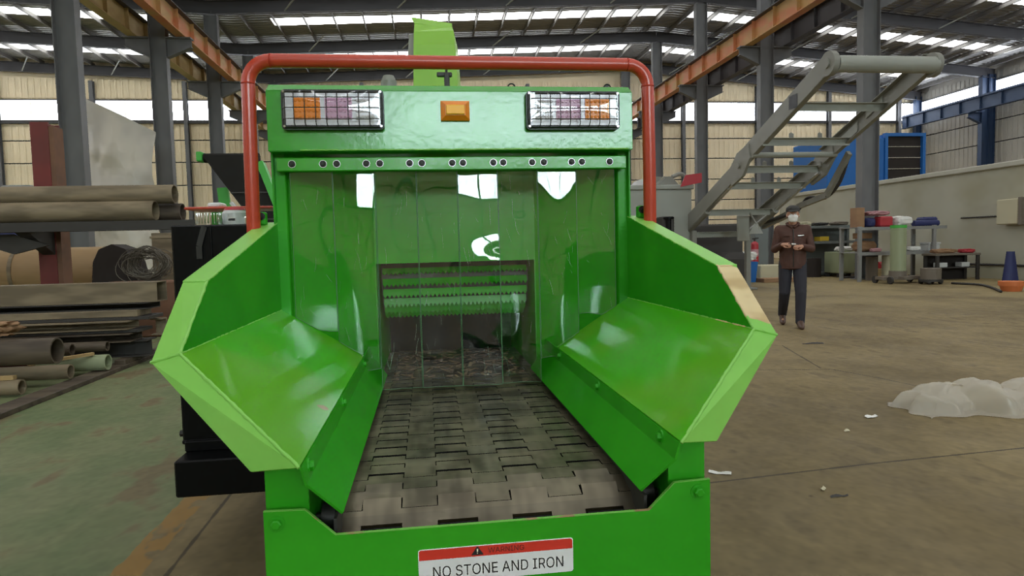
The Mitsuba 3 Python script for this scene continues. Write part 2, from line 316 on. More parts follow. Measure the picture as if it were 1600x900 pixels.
for yf in FRAMES:
    for x0, x1, _, _ in SLOPES:
        if yf > 42: yf = 42.30
        za, zb = roof_z(x0+1e-6)-.22, roof_z(x1-1e-6)-.22; e = A(x1-x0, 0, zb-za); h = 0.55
        ps = [bar((x0, yf, za-h/2), (x1, yf, zb-h/2), .014, h), bar((x0, yf, za-.01), (x1, yf, zb-.01), .24, .02), bar((x0, yf, za-h+.01), (x1, yf, zb-h+.01), .24, .02)]
        part('ceiling', 'rafter', cat(ps), 'rafter_gray')
        if yf in (30.35, 36.35) or yf > 42:
            for t in (.14, .36, .58, .80):
                x = x0+t*(x1-x0); z = za+t*(zb-za)
                for s in (-1, 1):
                    if yf + s*1.3 < 42.5: part('ceiling', 'knee_brace', bar((x, yf+s*.1, z-h+.05), (x+1.0, yf+s*1.3, z+.02), .05, .05), 'gray_pale')

# --- walls: ribbed cream sheet panels between posts and rails, one band of translucent windows
def ribbed(w, h, pitch=0.35):
    """panel in the local xz plane, front at y = 0, ribs towards -y"""
    n = max(1, round(w/pitch)); s = w/n; prof = [(0, 0)]
    for i in range(n): prof += [(i*s+.35*s, 0), (i*s+.45*s, -.03), (i*s+.75*s, -.03), (i*s+.85*s, 0)]
    prof.append((w, 0)); v = [(x, y, z) for z in (0, h) for x, y in prof]; k = len(prof)
    return trimesh.Trimesh(v, [f for i in range(k-1) for f in ([i, i+1, k+i+1], [i, k+i+1, k+i])], process=False)
LEVELS = [(0, 1.34), (1.40, 2.70), (2.76, 4.06), (4.12, 5.45), (5.51, 6.85), (6.91, 8.18), (8.24, 9.28)]
WIN_Z = (9.42, 10.60)
PROTO = {}
def panel(parent, w, z0, z1, M, m):
    k = (round(w, 3), round(z1-z0, 3), m)
    if k not in PROTO: PROTO[k] = ply(ribbed(w, z1-z0), m)
    again(parent, 'panel', PROTO[k], T(M.tolist()) @ T().translate([0, 0, z0]))
nwin = 0
def clad(name, O, ex, L, bay, first, m, post_m, visible_posts=True, win=WINDOW, win_z=WIN_Z, top=11.9, only=None, label=None, post=(.30, .22)):
    """a clad wall from O along ex; the inside is at ex x z turned to the room (local -y)"""
    global nwin
    ex = np.asarray(ex, float); ey = np.cross([0, 0, 1], ex); O = np.asarray(O, float)
    W = lambda x, y, z: O + ex*x + ey*y + A(0, 0, z)
    def lbox(a, b): return hull([W(x, y, z) for x in (a[0], b[0]) for y in (a[1], b[1]) for z in (a[2], b[2])])
    struct(name, lbox((0, .06, 0), (L, .16, win_z[0]-.06)), 'girt_dark', label=label)
    part(name, 'upper_backing', lbox((0, .06, win_z[1]+.06), (L, .16, top+2)), m)
    edges = [0.0] + [first+bay*i for i in range(int((L-first)/bay)+1)]
    if L-edges[-1] > .3: edges.append(L)
    for a, b in zip(edges[:-1], edges[1:]):
        w = b-a-.06; M = np.eye(4); M[:3, 0], M[:3, 1] = ex, ey; M[:3, 3] = W(a+.03, 0, 0)
        for z0, z1 in LEVELS:
            if z1 <= win_z[0]: panel(name, w, z0, z1, M, m)
        panel(name, w, win_z[1]+.12, top, M, m)
        lit = only is None or (only[0] <= (a+b)/2 <= only[1])
        if lit:
            nwin += 1; wk = f'window_{nwin}'
            struct(wk); emit(wk, 'pane', [W(a+.08, .04, win_z[0]), W(b-.08, .04, win_z[0]), W(b-.08, .04, win_z[1]), W(a+.08, .04, win_z[1])], win)
            part(wk, 'frame', cat([lbox((a, 0, win_z[0]-.06), (b, .10, win_z[0]-.001)), lbox((a, 0, win_z[1]+.001), (b, .10, win_z[1]+.06)), lbox((a, .02, win_z[0]), (a+.08, .10, win_z[1])), lbox((b-.08, .02, win_z[0]), (b, .10, win_z[1]))]), 'girt_dark')
            for i in range(1, 3):
                x = a+(b-a)*i/3; part(wk, 'mullion', lbox((x-.012, .0, win_z[0]), (x+.012, .035, win_z[1])), 'cream_plain')
        else:
            panel(name, w, win_z[0], win_z[1], M, m)
        if visible_posts and a > 0: part(name, 'post', cat([lbox((a-post[1]/2, -post[0], 0), (a+post[1]/2, -post[0]+.02, top-.2)), lbox((a-.01, -post[0], 0), (a+.01, -.03, top-.2)), lbox((a-post[1]/2, -.05, 0), (a+post[1]/2, -.03, top-.2))]), post_m)
    part(name, 'sill', lbox((0, -.16, win_z[0]-.22), (L, -.03, win_z[0]-.06)), 'girt_dark')
clad('wall_back', (X_L, Y_B, 0), (1, 0, 0), X_R-X_L, 5.26, (-14.2-X_L) % 5.26, 'wall_cream', 'column_gray', label='far end wall of cream sheet panels below a bright window band')
clad('wall_right', (X_R, Y_B, 0), (0, -1, 0), Y_B-Y_F, 6.0, 0.3, 'wall_bluegray', 'column_blue', post=(.45, .30), top=11.2, label='right side wall of sheet panels with blue columns and a window band')
clad('wall_left', (X_L, Y_F, 0), (0, 1, 0), Y_B-Y_F, 6.0, 6.0, 'wall_cream', 'column_gray', top=12.8)
clad('wall_front', (X_R, Y_F, 0), (-1, 0, 0), X_R-X_L, 5.5, 4.0, 'wall_cream', 'column_gray', win=REAR_WINDOW, win_z=(6.95, 10.60), only=(X_R-12.5, X_R+5.0))

# --- columns with corbels on both sides
COL_LABELS = {('L', 0): 'gray steel column standing left of the white plastic-draped stack, thickest of the left row',
              ('L', 1): 'gray steel column right of the white plastic-draped stack, under the forked crane bracket',
              ('L', 2): 'gray steel column behind the left end of the red guard bar, third of the left row',
              ('L', 3): 'gray steel column of the left row hidden behind the red guard bar post',
              ('L', 4): 'farthest gray steel column of the left row, behind the green machine',
              ('R', 0): 'thick gray steel column standing behind the shelves with the red bag, nearest of the right row',
              ('R', 1): 'gray steel column behind the raised end of the gray conveyor, second of the right row',
              ('R', 2): 'gray steel column in the middle of the bright windows, third of the right row',
              ('R', 3): 'gray steel column just right of the red guard bar, fourth of the right row',
              ('R', 4): 'farthest gray steel column of the right row, behind the red guard bar'}
def column(x, y, label, z1, corb=(-1, 1), m='column_gray'):
    k = thing('steel_column', label, 'column', None)
    part(k, 'shaft', cat([box(A(x-.275, y-.15, 0), A(x-.253, y+.15, z1)), box(A(x+.253, y-.15, 0), A(x+.275, y+.15, z1)), box(A(x-.26, y-.012, 0), A(x+.26, y+.012, z1))]), m)
    part(k, 'base_plate', box(A(x-.36, y-.25, 0), A(x+.36, y+.25, .03)), m)
    for s in corb:
        part(k, 'corbel', cat([box(A(x+s*.27, y-.17, 8.68), A(x+s*1.10, y+.17, 8.72)), hull([A(x+s*.27, y+q, 8.68) for q in (-.012, .012)]+[A(x+s*1.08, y+q, 8.68) for q in (-.012, .012)]+[A(x+s*1.08, y+q, 8.42) for q in (-.012, .012)]+[A(x+s*.27, y+q, 8.05) for q in (-.012, .012)]),
                                    bar((x+s*.27, y, 8.04), (x+s*1.09, y, 8.41), .24, .025)]), m)
for i, y in enumerate(FRAMES[8:]):
    y = min(y, 42.2)
    column(ROW_L, y, COL_LABELS['L', i], roof_z(ROW_L)-.8)
    column(ROW_R, y, COL_LABELS['R', i], roof_z(ROW_R)-.8)
column(34.05, 30.35, 'blue steel wall column right of the window band, nearer of the two', 10.6, (-1,), 'column_blue')
column(34.05, 36.35, 'blue steel wall column between two bright windows of the right wall', 10.9, (-1,), 'column_blue')

# --- crane runway beams
def runway(x, y0, y1, m, label, mt='runway_dark'):
    k = thing('crane_runway_beam', label, 'beam')
    part(k, 'web', box(A(x-.012, y0, 8.75), A(x+.012, y1, 9.47)), m)
    part(k, 'bottom_flange', box(A(x-.16, y0, 8.722), A(x+.16, y1, 8.75)), m)
    part(k, 'top_flange', box(A(x-.20, y0, 9.47), A(x+.20, y1, 9.50)), mt)
    part(k, 'rail', cat([box(A(x-.05, y0, 9.50), A(x+.05, y1, 9.53)), box(A(x-.02, y0, 9.53), A(x+.02, y1, 9.62))]), mt)
    y = y0+.75; st = ply(cat([box(A(x-.14, -.006, 8.75), A(x-.012, .006, 9.47)), box(A(x+.012, -.006, 8.75), A(x+.14, .006, 9.47))]), m)
    while y < y1:
        again(k, 'stiffener', st, T().translate([0, y, 0])); y += 1.5
runway(ROW_L+.78, 6.4, 42.2, 'runway_rust', 'orange rust-coloured crane runway beam along the left column row, on the machine side')
runway(ROW_L-.78, 6.4, 42.2, 'runway_ochre', 'ochre crane runway beam along the far side of the left column row')
runway(ROW_R-.78, 6.4, 42.2, 'runway_rust', 'long orange rusty crane runway beam rising to the upper right above the gray conveyor')
runway(ROW_R+.78, 6.4, 42.2, 'runway_dark', 'dark crane runway beam behind the orange one of the right column row')
runway(33.2, 6.4, 42.2, 'column_blue', 'blue crane runway beam below the windows of the right wall', 'column_blue')

# --- low partition wall on the right
struct('wall_partition', box(A(16.1, -8.0, 0), A(16.4, 28.2, 3.12)), 'plaster', label='low plastered partition wall on the right, stained yellowish')
part('wall_partition', 'ledge', cbox(A(16.0, -8.0, 3.12), A(16.45, 28.2, 3.27), .02), 'ledge')
part('wall_partition', 'end_face', box(A(16.4, 28.0, 0), A(22.0, 28.2, 3.12)), 'plaster')
part('wall_partition', 'conduit', cat([rod((16.07, 2.2, 1.70), (16.07, 17.9, 1.78), .022, 8), rod((16.07, 2.2, .38), (16.07, 18.2, .40), .03, 8)]), 'dark_steel')
# ================================================================ the wood chipper
CX = 0.134
def S(s, x, y, z): return A(CX+s*x, y, z)
W = thing('wood_chipper', 'bright green wood chipper with flared feed trough, steel slat conveyor and red guard bar', 'wood chipper')
def weld(pts, r=0.006, seed=0):
    """an uneven weld bead along a line"""
    P = np.asarray(pts, float); L = np.linalg.norm(P[1]-P[0]); n = max(6, int(L/0.012)); t = np.linspace(0, 1, n)[:, None]
    q = P[0]+(P[1]-P[0])*t; g = np.random.default_rng(seed); return sweep(q+g.normal(0, .0005, (n, 3)), .8*r*(.85+.3*g.random(n)), 8)

# feed trough: lower plates, side plates, rims
for s, side in ((-1, 'left'), (1, 'right')):
    Ab, D, C, B = S(s, .716, 2.70, 1.037), S(s, .716, 1.613, 1.036), S(s, .402, 1.334, .836), S(s, .402, 2.70, .838)
    E_, F_ = S(s, .716, 1.828, 1.196), S(s, .716, 2.70, 1.385)
    k = part(W, 'trough_plate', plate([Ab, D, C, B], .006), 'paint_wing')
    part(k, 'weld_bead', cat([weld([Ab, D], .006, 1), weld([D, C], .005, 2)]), 'paint_rim_lit', True)
    k = part(W, 'side_plate', plate([Ab, D, E_, F_], .006), 'paint_green')
    G0, G1, G2, G3 = S(s, .781, 2.70, 1.385), S(s, .782, 1.846, 1.196), S(s, .783, 1.617, 1.018), S(s, .515, 1.405, .811)
    D2 = D+S(s, .004, 0, 0)-S(s, 0, 0, 0)
    part(k, 'top_rim', plate([F_, E_, G1, G0], .006), 'paint_rim_lit')
    if s > 0: part(k, 'front_rim', plate([E_, D, G2], .006), 'paint_rim_lit') if False else part(k, 'front_rim', hull(np.vstack([[E_, D, G2, G1], np.array([E_, D, G2, G1])+A(0, .006, -.004)])), 'paint_rim_lit', label='rim section with bare cream primer')
    else: part(k, 'front_rim', hull(np.vstack([[E_, D, G2, G1], np.array([E_, D, G2, G1])+A(0, .006, -.004)])), 'paint_rim_lit')
    part(W, 'lower_rim', hull(np.vstack([[D, C, G3, G2], np.array([D, C, G3, G2])+A(-s*.003, .005, -.003)])), 'paint_rim_lit')
    part(k, 'weld_bead', cat([weld([E_, D], .005, 3), weld([F_, E_], .004, 4), weld([D, G2], .006, 5), weld([E_, G1], .004, 6)]), 'paint_rim_lit', True)
    # apron hung below the trough plate: a bolted upright strip, then the inclined part
    t0, t1, b0, b1 = S(s, .400, 1.338, .834), S(s, .400, 2.95, .838), S(s, .392, 1.345, .795), S(s, .392, 2.95, .797)
    l0, l1 = S(s, .3285, 1.396, .711), S(s, .3265, 2.95, .706)
    k = part(W, 'apron', cat([plate([t0, b0, b1, t1], .005), plate([b0, l0, l1, b1], .005)]), 'paint_green')
    for yb in ((1.40, 1.97, 2.62) if s < 0 else (1.44, 2.0, 2.60)):
        part(k, 'bolt', bolt(S(s, .394, yb, .817), S(s, -1, 0, .05)-S(s, 0, 0, 0), .011, .007), 'paint_green_plain')
    # frame post under the front corner and the trough's side beam
    k = part(W, 'frame_post', cat([plate([S(s, .402, 1.42, .835), S(s, .488, 1.42, .818), S(s, .488, 1.42, .25), S(s, .402, 1.42, .25)], .008), plate([S(s, .404, 1.42, .835), S(s, .404, 1.42, .30), S(s, .404, 2.9, .30), S(s, .404, 2.9, .835)], .006),
                                   plate([S(s, .488, 1.42, .818), S(s, .488, 1.42, .25), S(s, .488, 3.0, .25), S(s, .488, 3.0, .818)], .006)]), 'paint_green')
    part(W, 'leg', cbox(S(s, .37, 1.50, 0), S(s, .47, 1.60, .32), .004), 'paint_black')
    # front frame posts of the feed box, its side walls and the deflectors behind the curtain
    part(W, 'box_post', cbox(S(s, .673, 2.69, 1.0), S(s, .717, 2.73, 1.66), .004), 'paint_green')
    part(W, 'box_side', plate([S(s, .717, 2.66, 1.03), S(s, .717, 4.3, 1.03), S(s, .717, 4.3, 1.80), S(s, .717, 2.66, 1.80)], .006), 'paint_green')
    part(W, 'deflector', plate([S(s, .690, 2.735, .72), S(s, .362, 2.985, .69), S(s, .362, 2.985, 1.66), S(s, .690, 2.735, 1.66)], .006), 'paint_green')
    part(W, 'throat_wall', plate([S(s, .362, 2.98, .60), S(s, .362, 3.9, .60), S(s, .362, 3.9, 1.5), S(s, .362, 2.98, 1.5)], .006), 'paint_green_plain')
    # lug with a black bolt at the rim's upper end
    k = part(W, 'lug', cbox(S(s, .745, 2.63, 1.375), S(s, .775, 2.67, 1.425), .004), 'paint_green_plain')
    part(k, 'bolt', bolt(S(s, .760, 2.63, 1.408), A(0, -1, 0), .010, .010), 'bolt_dark')
part(W, 'throat_front', plate([S(-1, .362, 2.98, 1.205), S(1, .362, 2.98, 1.205), S(1, .362, 2.98, 1.66), S(-1, .362, 2.98, 1.66)], .008), 'paint_green')
part(W, 'throat_back', cat([plate([S(-1, .4, 3.9, .4), S(1, .4, 3.9, .4), S(1, .4, 3.9, 1.6), S(-1, .4, 3.9, 1.6)], .008), plate([S(-1, .4, 3.0, 1.52), S(1, .4, 3.0, 1.52), S(1, .4, 3.9, 1.52), S(-1, .4, 3.9, 1.52)], .008)]), 'paint_black')

# front plate with the notch that the conveyor shows through
Lx = [(-.488, .20), (.488, .20), (.488, .730), (.404, .728), (.3435, .669), (-.3435, .669), (-.404, .728), (-.488, .730)]
k = part(W, 'front_plate', extr([(x, z) for x, z in Lx], .008, A(CX, 1.391, 0), A(1, 0, 0), A(0, 0, 1)), 'paint_green')
edge = [(CX+x, 1.385, z) for x, z in Lx[2:]]
part(k, 'worn_edge', cat([bar(edge[i]+A(0, .002, .0012), edge[i+1]+A(0, .002, .0012), .0085, .002, (0, -1, 0)) if False else bar(A(*edge[i])+A(0, .0017, .0008), A(*edge[i+1])+A(0, .0017, .0008), .0085, .0016) for i in range(len(edge)-1)]), 'worn_edge')
for x in (-.328, .594): part(k, 'bolt', bolt(A(x, 1.383, .704), A(0, -1, 0), .012, .008), 'paint_green_plain')

# warning sign
def rrect(x0, z0, x1, z1, r): return Polygon([(x0+r, z0+r), (x1-r, z0+r), (x1-r, z1-r), (x0+r, z1-r)]).buffer(r, 8)
k = part(W, 'warning_sign', extr(rrect(-.039, .5455, .3015, .6225, .006), .0012, A(0, 1.3826, 0), A(1, 0, 0), A(0, 0, 1)), 'sticker_white', label='white and red sticker that warns of stone and iron')
part(k, 'red_band', extr(rrect(-.037, .590, .2995, .6205, .005).intersection(Polygon([(-1, .5985), (1, .5985), (1, 1), (-1, 1)])), .0008, A(0, 1.3815, 0), A(1, 0, 0), A(0, 0, 1)), 'sticker_red')
def text(s, x, z, h, w=None, y=1.3808, bold=False):
    m = meshkit.text_mesh(s, h, .0008, bold); m.apply_translation([-m.bounds[0][0], 0, 0])
    if w: m.apply_scale([w/m.bounds[1][0], 1, 1])
    M = np.eye(4); M[:3, :3] = np.c_[[1, 0, 0], [0, 0, 1], [0, -1, 0]]; M[:3, 3] = (x, y+.0008, z); m.apply_transform(M); return m
part(k, 'lettering', text('NO STONE AND IRON', -.008, .5585, .0235, .287, 1.3812), 'print_black')
part(k, 'heading', text('WARNING', .1125, .6045, .0112, .079, 1.3799), 'print_maroon')
part(k, 'triangle', extr(Polygon([(.077, .6025), (.101, .6025), (.089, .6195)]).buffer(.0008), .0008, A(0, 1.3808, 0), A(1, 0, 0), A(0, 0, 1)), 'print_black')
part(k, 'exclamation_mark', extr(Polygon([(.0876, .6085), (.0904, .6085), (.0908, .6155), (.0872, .6155)]), .0006, A(0, 1.3802, 0), A(1, 0, 0), A(0, 0, 1)), 'print_cream')
part(k, 'exclamation_dot', extr(Polygon([(.0877, .6045), (.0903, .6045), (.0903, .6068), (.0877, .6068)]), .0006, A(0, 1.3802, 0), A(1, 0, 0), A(0, 0, 1)), 'print_cream')

# steel slat conveyor: interlocking slats, each with four tabs that reach into the next one
V = part(W, 'conveyor', cat([box(A(CX-.385, 1.70, .50), A(CX+.385, 3.85, .630)), rod((CX-.385, 1.64, .55), (CX+.385, 1.64, .55), .085, 28)]), 'dark_steel')
PITCH, TAB, TAB0, HW = .0775, .089, -.2565, .392
def slat_poly():
    g, gx, tab, dp = .0012, .0024, TAB/2, .028
    far, near = [], []
    for i in range(5):
        c = TAB0+.1755*i
        if c+tab > HW: break
        far += [(c-tab, PITCH-g), (c-tab, PITCH+dp), (c+tab, PITCH+dp), (c+tab, PITCH-g)]
        near += [(c-tab-gx, 0), (c-tab-gx, dp+.0115), (c+tab+gx, dp+.0115), (c+tab+gx, 0)]
    return Polygon([(-HW, 0)]+near+[(HW, 0), (HW, PITCH-g)]+far[::-1]+[(-HW, PITCH-g)])
SLAT = slat_poly()
def slat(dip): return extr(SLAT, .014, A(0, 0, -.014), A(1, 0, 0), A(0, 1, 0))
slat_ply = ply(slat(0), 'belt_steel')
rows = [1.598+PITCH*k for k in range(28)]
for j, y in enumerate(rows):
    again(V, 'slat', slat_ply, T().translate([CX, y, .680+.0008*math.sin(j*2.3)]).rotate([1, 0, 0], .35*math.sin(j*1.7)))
Y0, Z0 = 1.598, .680
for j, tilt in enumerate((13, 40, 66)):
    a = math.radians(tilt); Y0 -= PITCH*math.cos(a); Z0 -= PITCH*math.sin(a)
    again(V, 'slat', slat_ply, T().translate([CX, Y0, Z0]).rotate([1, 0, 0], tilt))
for s in (-1, 1):
    part(V, 'roller', cat([rod(S(s, .355, 1.49, .668), S(s, .385, 1.49, .668), .032, 20), rod(S(s, .345, 1.49, .668), S(s, .40, 1.49, .668), .010, 12)]), 'bolt_dark', 30)
    part(V, 'chain_guide', box(S(s, .345, 1.42, .60), S(s, .352, 2.9, .690)), 'dark_steel')
# feed roller with toothed bars at the end of the conveyor
RC = A(CX, 3.27, 1.135); RR = .175
FR = part(W, 'feed_roller', rod(RC-A(.345, 0, 0), RC+A(.345, 0, 0), RR, 40), 'dark_steel', 30)  # drum coloured dark to paint in the shadow under the toothed bars
tooth = [(-.34, 0)]+[q for i in range(34) for q in ((-.34+.02*i, .034), (-.34+.02*i+.010, .051))]+[(.34, .034), (.34, 0)]
bars = ply(cat([extr(tooth, .008, A(0, 0, 0), A(1, 0, 0), A(0, 0, 1))]), 'paint_green_plain')
for i in range(22):
    again(FR, 'toothed_bar', bars, T().translate(RC.tolist()).rotate([1, 0, 0], 360/22*i+8).translate([0, 0, RR-.004]).rotate([1, 0, 0], 50))
# chips and dust left on the conveyor under the roller
cv = []
for i in range(200):
    p = A(CX+RNG.uniform(-.3, .3), RNG.uniform(2.95, 3.75), .684); d = RNG.normal(size=3)*A(1, 1, .25); d /= np.linalg.norm(d); cv.append(bar(p-d*RNG.uniform(.006, .022), p+d*RNG.uniform(.006, .022), RNG.uniform(.006, .018), .004))
solo('wood_chips', cat(cv), 'chip_brown', 'brown wood chips and bark lying under the toothed feed roller', 'wood chips'); labels['wood_chips']['kind'] = 'stuff'

# fascia with its lamps
FA = part(W, 'fascia', cat([plate([S(-1, .717, 2.62, 1.656), S(1, .717, 2.62, 1.656), S(1, .717, 2.622, 1.882), S(-1, .717, 2.622, 1.882)], .006),
                            ]), 'paint_fascia')
part(FA, 'top_lip', plate([S(-1, .717, 2.622, 1.882), S(1, .717, 2.622, 1.882), S(1, .717, 2.665, 1.912), S(-1, .717, 2.665, 1.912)], .006), 'paint_green')
part(FA, 'return_edge', cat([box(A(CX-.717, 2.62, 1.653), A(CX+.717, 2.70, 1.659)), box(A(CX-.717, 2.66, 1.906), A(CX+.717, 4.3, 1.912))]+[plate([S(s, .717, 2.62, 1.656), S(s, .717, 2.72, 1.656), S(s, .717, 2.72, 1.910), S(s, .717, 2.665, 1.910), S(s, .717, 2.622, 1.882)], .005) for s in (-1, 1)]), 'paint_green_plain')
part(FA, 'weld_bead', weld([S(-1, .60, 2.617, 1.657), S(1, .70, 2.617, 1.657)], .004, 8), 'paint_rim_lit', True)
def lamp(x0, x1, z0, z1, flip):
    k = part(W, 'rear_lamp', None or cat([extr(rrect(x0, z0, x1, z1, .014), .030, A(0, 2.617, 0), A(1, 0, 0), A(0, 0, 1)), ]), 'rubber_black', label='rectangular lamp unit behind a wire guard')
    y = 2.5868; a, b, c, d = x0+.012, x1-.012, z0+.012, z1-.010
    part(k, 'reflector', box(A(a, y, c), A(b, y-.004, d)), 'silver')
    part(k, 'rim', cat([sweep(bez([(x0+.010, y-.003, z0+.016), (x0+.010, y-.003, z1-.012)], 4), .006, 10), sweep(bez([(x1-.010, y-.003, z0+.016), (x1-.010, y-.003, z1-.012)], 4), .006, 10),
                        rod((x0+.012, y-.003, z0+.010), (x1-.012, y-.003, z0+.010), .006), rod((x0+.012, y-.003, z1-.008), (x1-.012, y-.003, z1-.008), .006)]), 'rubber_black', True)
    w = (b-a); secs = [(.095, .37, 'amber'), (.42, .70, 'red_lens'), (.74, .93, 'clear_lens')]
    for u0, u1, m in secs:
        if flip: u0, u1 = 1-u1, 1-u0
        X0, X1 = a+w*u0, a+w*u1; Z0, Z1 = c+(d-c)*.20, c+(d-c)*.82; nx, nz = 6, 4; ms = [box(A(X0, y-.003, Z0), A(X1, y-.010, Z1))]
        for i in range(nx):
            for j in range(nz):
                q = trimesh.creation.icosphere(subdivisions=1, radius=.0062); q.apply_scale([1, .6, 1]); q.apply_translation([X0+(X1-X0)*(i+.5)/nx, y-.010, Z0+(Z1-Z0)*(j+.5)/nz]); ms.append(q)
        part(k, {'amber': 'turn_signal', 'red_lens': 'brake_light', 'clear_lens': 'reversing_light'}[m], cat(ms), m, 40)
    part(k, 'cover', grid(14, 6, lambda u, v: np.stack([a+(b-a)*u, y-.024-.006*np.sin(np.pi*u)*np.sin(np.pi*v), c+(d-c)*v], -1)), 'pane', True)
    gz = [sweep([(a+w*i/9, y-.006, z0+.006), (a+w*i/9, y-.034, z0+.020), (a+w*i/9, y-.036, (z0+z1)/2), (a+w*i/9, y-.034, z1-.018), (a+w*i/9, y-.006, z1-.004)], .0015, 6) for i in range(1, 9)]
    gz += [sweep([(x0+.006, y-.006, z), (x0+.022, y-.034, z), (x1-.022, y-.034, z), (x1-.006, y-.006, z)], .0015, 6) for z in (c+(d-c)*.18, c+(d-c)*.5, c+(d-c)*.8)]
    part(k, 'wire_guard', cat(gz), 'bolt_dark', True)
    for x in (x0+.011, x1-.011):
        for z in (z0+.011, z1-.010): part(k, 'screw', rod((x, y-.007, z), (x, y-.012, z), .0045, 10), 'chrome')
lamp(-.524, -.144, 1.730, 1.880, False); lamp(.410, .790, 1.729, 1.879, True)
k = part(W, 'marker_lamp', hull([A(x, y, z) for x, y, z in [(.0745, 2.616, 1.767), (.1865, 2.616, 1.767), (.1865, 2.616, 1.843), (.0745, 2.616, 1.843), (.0745, 2.604, 1.767), (.1865, 2.604, 1.767), (.1865, 2.604, 1.843), (.0745, 2.604, 1.843), (.092, 2.588, 1.785), (.169, 2.588, 1.785), (.169, 2.588, 1.826), (.092, 2.588, 1.826)]]), 'amber', label='small amber marker lamp')
part(k, 'lens', cbox(A(.094, 2.580, 1.787), A(.167, 2.589, 1.824), .003), 'amber_bright')
# clamp bar and the strip curtain
HB = part(W, 'clamp_bar', cat([cbox(A(-.562, 2.640, 1.580), A(.832, 2.668, 1.632), .003), box(A(-.562, 2.668, 1.600), A(.832, 2.70, 1.632))]), 'paint_fascia')
BX = [-.504, -.387, -.335, -.222, -.170, -.054, -.006, .114, .157, .279, .319, .437, .485, .600, .643, .760]
for x in BX:
    b = part(HB, 'bolt', bolt(A(x, 2.638, 1.607), A(0, -1, 0), .0085, .009), 'bolt_dark')
    part(b, 'washer', rod(A(x, 2.6405, 1.607), A(x, 2.637, 1.607), .0150, 20), 'washer_steel')
def trough_z(x):
    a = np.abs(x-CX); return np.where(a > .40, .838+(a-.40)*.633, np.where(a > .3275, .712+(a-.3275)*1.15, .692))
E8 = np.linspace(CX-.658, CX+.658, 9)
CUT = [.952, .79, .690, .694, .690, .692, .80, .975]
TILT = [2.5, -3.0, 2.5, -.7, -5.8, -1.3, -3.0, 2.0]                  # degrees that each strip leans off plumb below the clamp
BULGE = [.5, -1.6, .5, .8, -.5, 1.2, -1.5, .6]
def strip_fn(i, off=0.0):
    xa, xb = E8[i]+.0018, E8[i+1]-.0018; sd = i*13.7
    def f(u, v):
        x = xa+(xb-xa)*u; zb = np.maximum(trough_z(x)+.008, CUT[i]+.006*np.sin(5*u+i)); z = 1.602+(zb-1.602)*v; d = 1.602-z
        w = meshkit.fbm(np.stack([x*2.4+sd, z*1.8, 0*z], -1), 2, i)-.5; w2 = meshkit.noise(np.stack([x*9+sd, z*5.0, 0*z], -1), i+40)-.5
        lean = math.tan(math.radians(TILT[i]))*.22*np.sin(np.minimum(d/.35, 1)*math.pi/2)*np.exp(-d*1.2)
        y = 2.680+lean - .008*d*(1 if i % 2 else .4) + (.016*w+.006*w2)*np.clip(d*3.5, 0, 1) + BULGE[i]*.008*np.sin(np.pi*u)*np.clip(.25+v, 0, 1) + .05*np.clip(v-.8, 0, 1)*w
        y = y-(.016*np.exp(-((u-1.0)/.6)**2-((z-1.20)/.07)**2) if i == 4 else 0)-(.006*(meshkit.noise(np.stack([x*40, z*40, 0*z], -1), 5)-.5)*np.clip((.86-z)*12, 0, 1) if i in (2, 5) else 0)
        return np.stack([x, y+off, z], -1)
    return f
SC = np.random.default_rng(12)
for i in range(8):
    f = strip_fn(i); k = part(W, 'curtain_strip', grid(14, 64, f), 'vinyl', True); g_ = strip_fn(i, .0006); sc = []
    for j in range(18):
        u0, v0, L, a = SC.uniform(.06, .94), SC.uniform(.03, .97), SC.uniform(.01, .10), SC.normal(1.35, .5)
        t = np.linspace(0, 1, 7); c = SC.normal(0, .25); uu = np.clip(u0+L*2.2*np.cos(a+c*t)*t, .02, .98); vv = np.clip(v0+L*np.sin(a+c*t)*t, .01, .99)
        P = g_(uu, vv); Q = P+A(.0007*SC.uniform(.6, 1.3), 0, .0003); sc.append(trimesh.Trimesh(np.vstack([P, Q]), [q for m in range(6) for q in ([m, m+1, 8+m], [m, 8+m, 7+m])], process=False))
    edge_pts = [g_(np.full(50, e), np.linspace(0, 1, 50)) for e in (.0, 1.0)]+[g_(np.linspace(0, 1, 14), np.ones(14))]
    part(k, 'scratches', cat(sc), 'scuff', stuff=True)
    part(k, 'cut_edge', cat([sweep(e, .0012, 5) for e in edge_pts]), 'vinyl_edge', True)

# red guard bar, bent from one tube
GX, GY, GT, R = .771, 2.58, 1.983, .085
P = [S(-1, GX+.012, GY+.02, 1.20), S(-1, GX+.004, GY, 1.6)]+[S(-1, GX-R+R*math.cos(a), GY, GT-R+R*math.sin(a)) for a in np.linspace(0, math.pi/2, 8)]+[S(1, GX-R+R*math.cos(a), GY, GT-R+R*math.sin(a)) for a in np.linspace(math.pi/2, 0, 8)]+[S(1, GX+.004, GY, 1.6), S(1, GX+.012, GY+.02, 1.20)]
k = part(W, 'guard_bar', sweep(P, .0255, 24), 'paint_red', True)
part(k, 'weld_ring', cat([sweep([S(s, GX-R+q, GY, GT), S(s, GX-R-q, GY, GT)], .0262, 20) for s in (-1, 1) for q in (.003,)]+[sweep([S(s, GX, GY, GT-R-.004), S(s, GX, GY, GT-R+.002)], .0262, 20) for s in (-1, 1)]), 'paint_red', True)

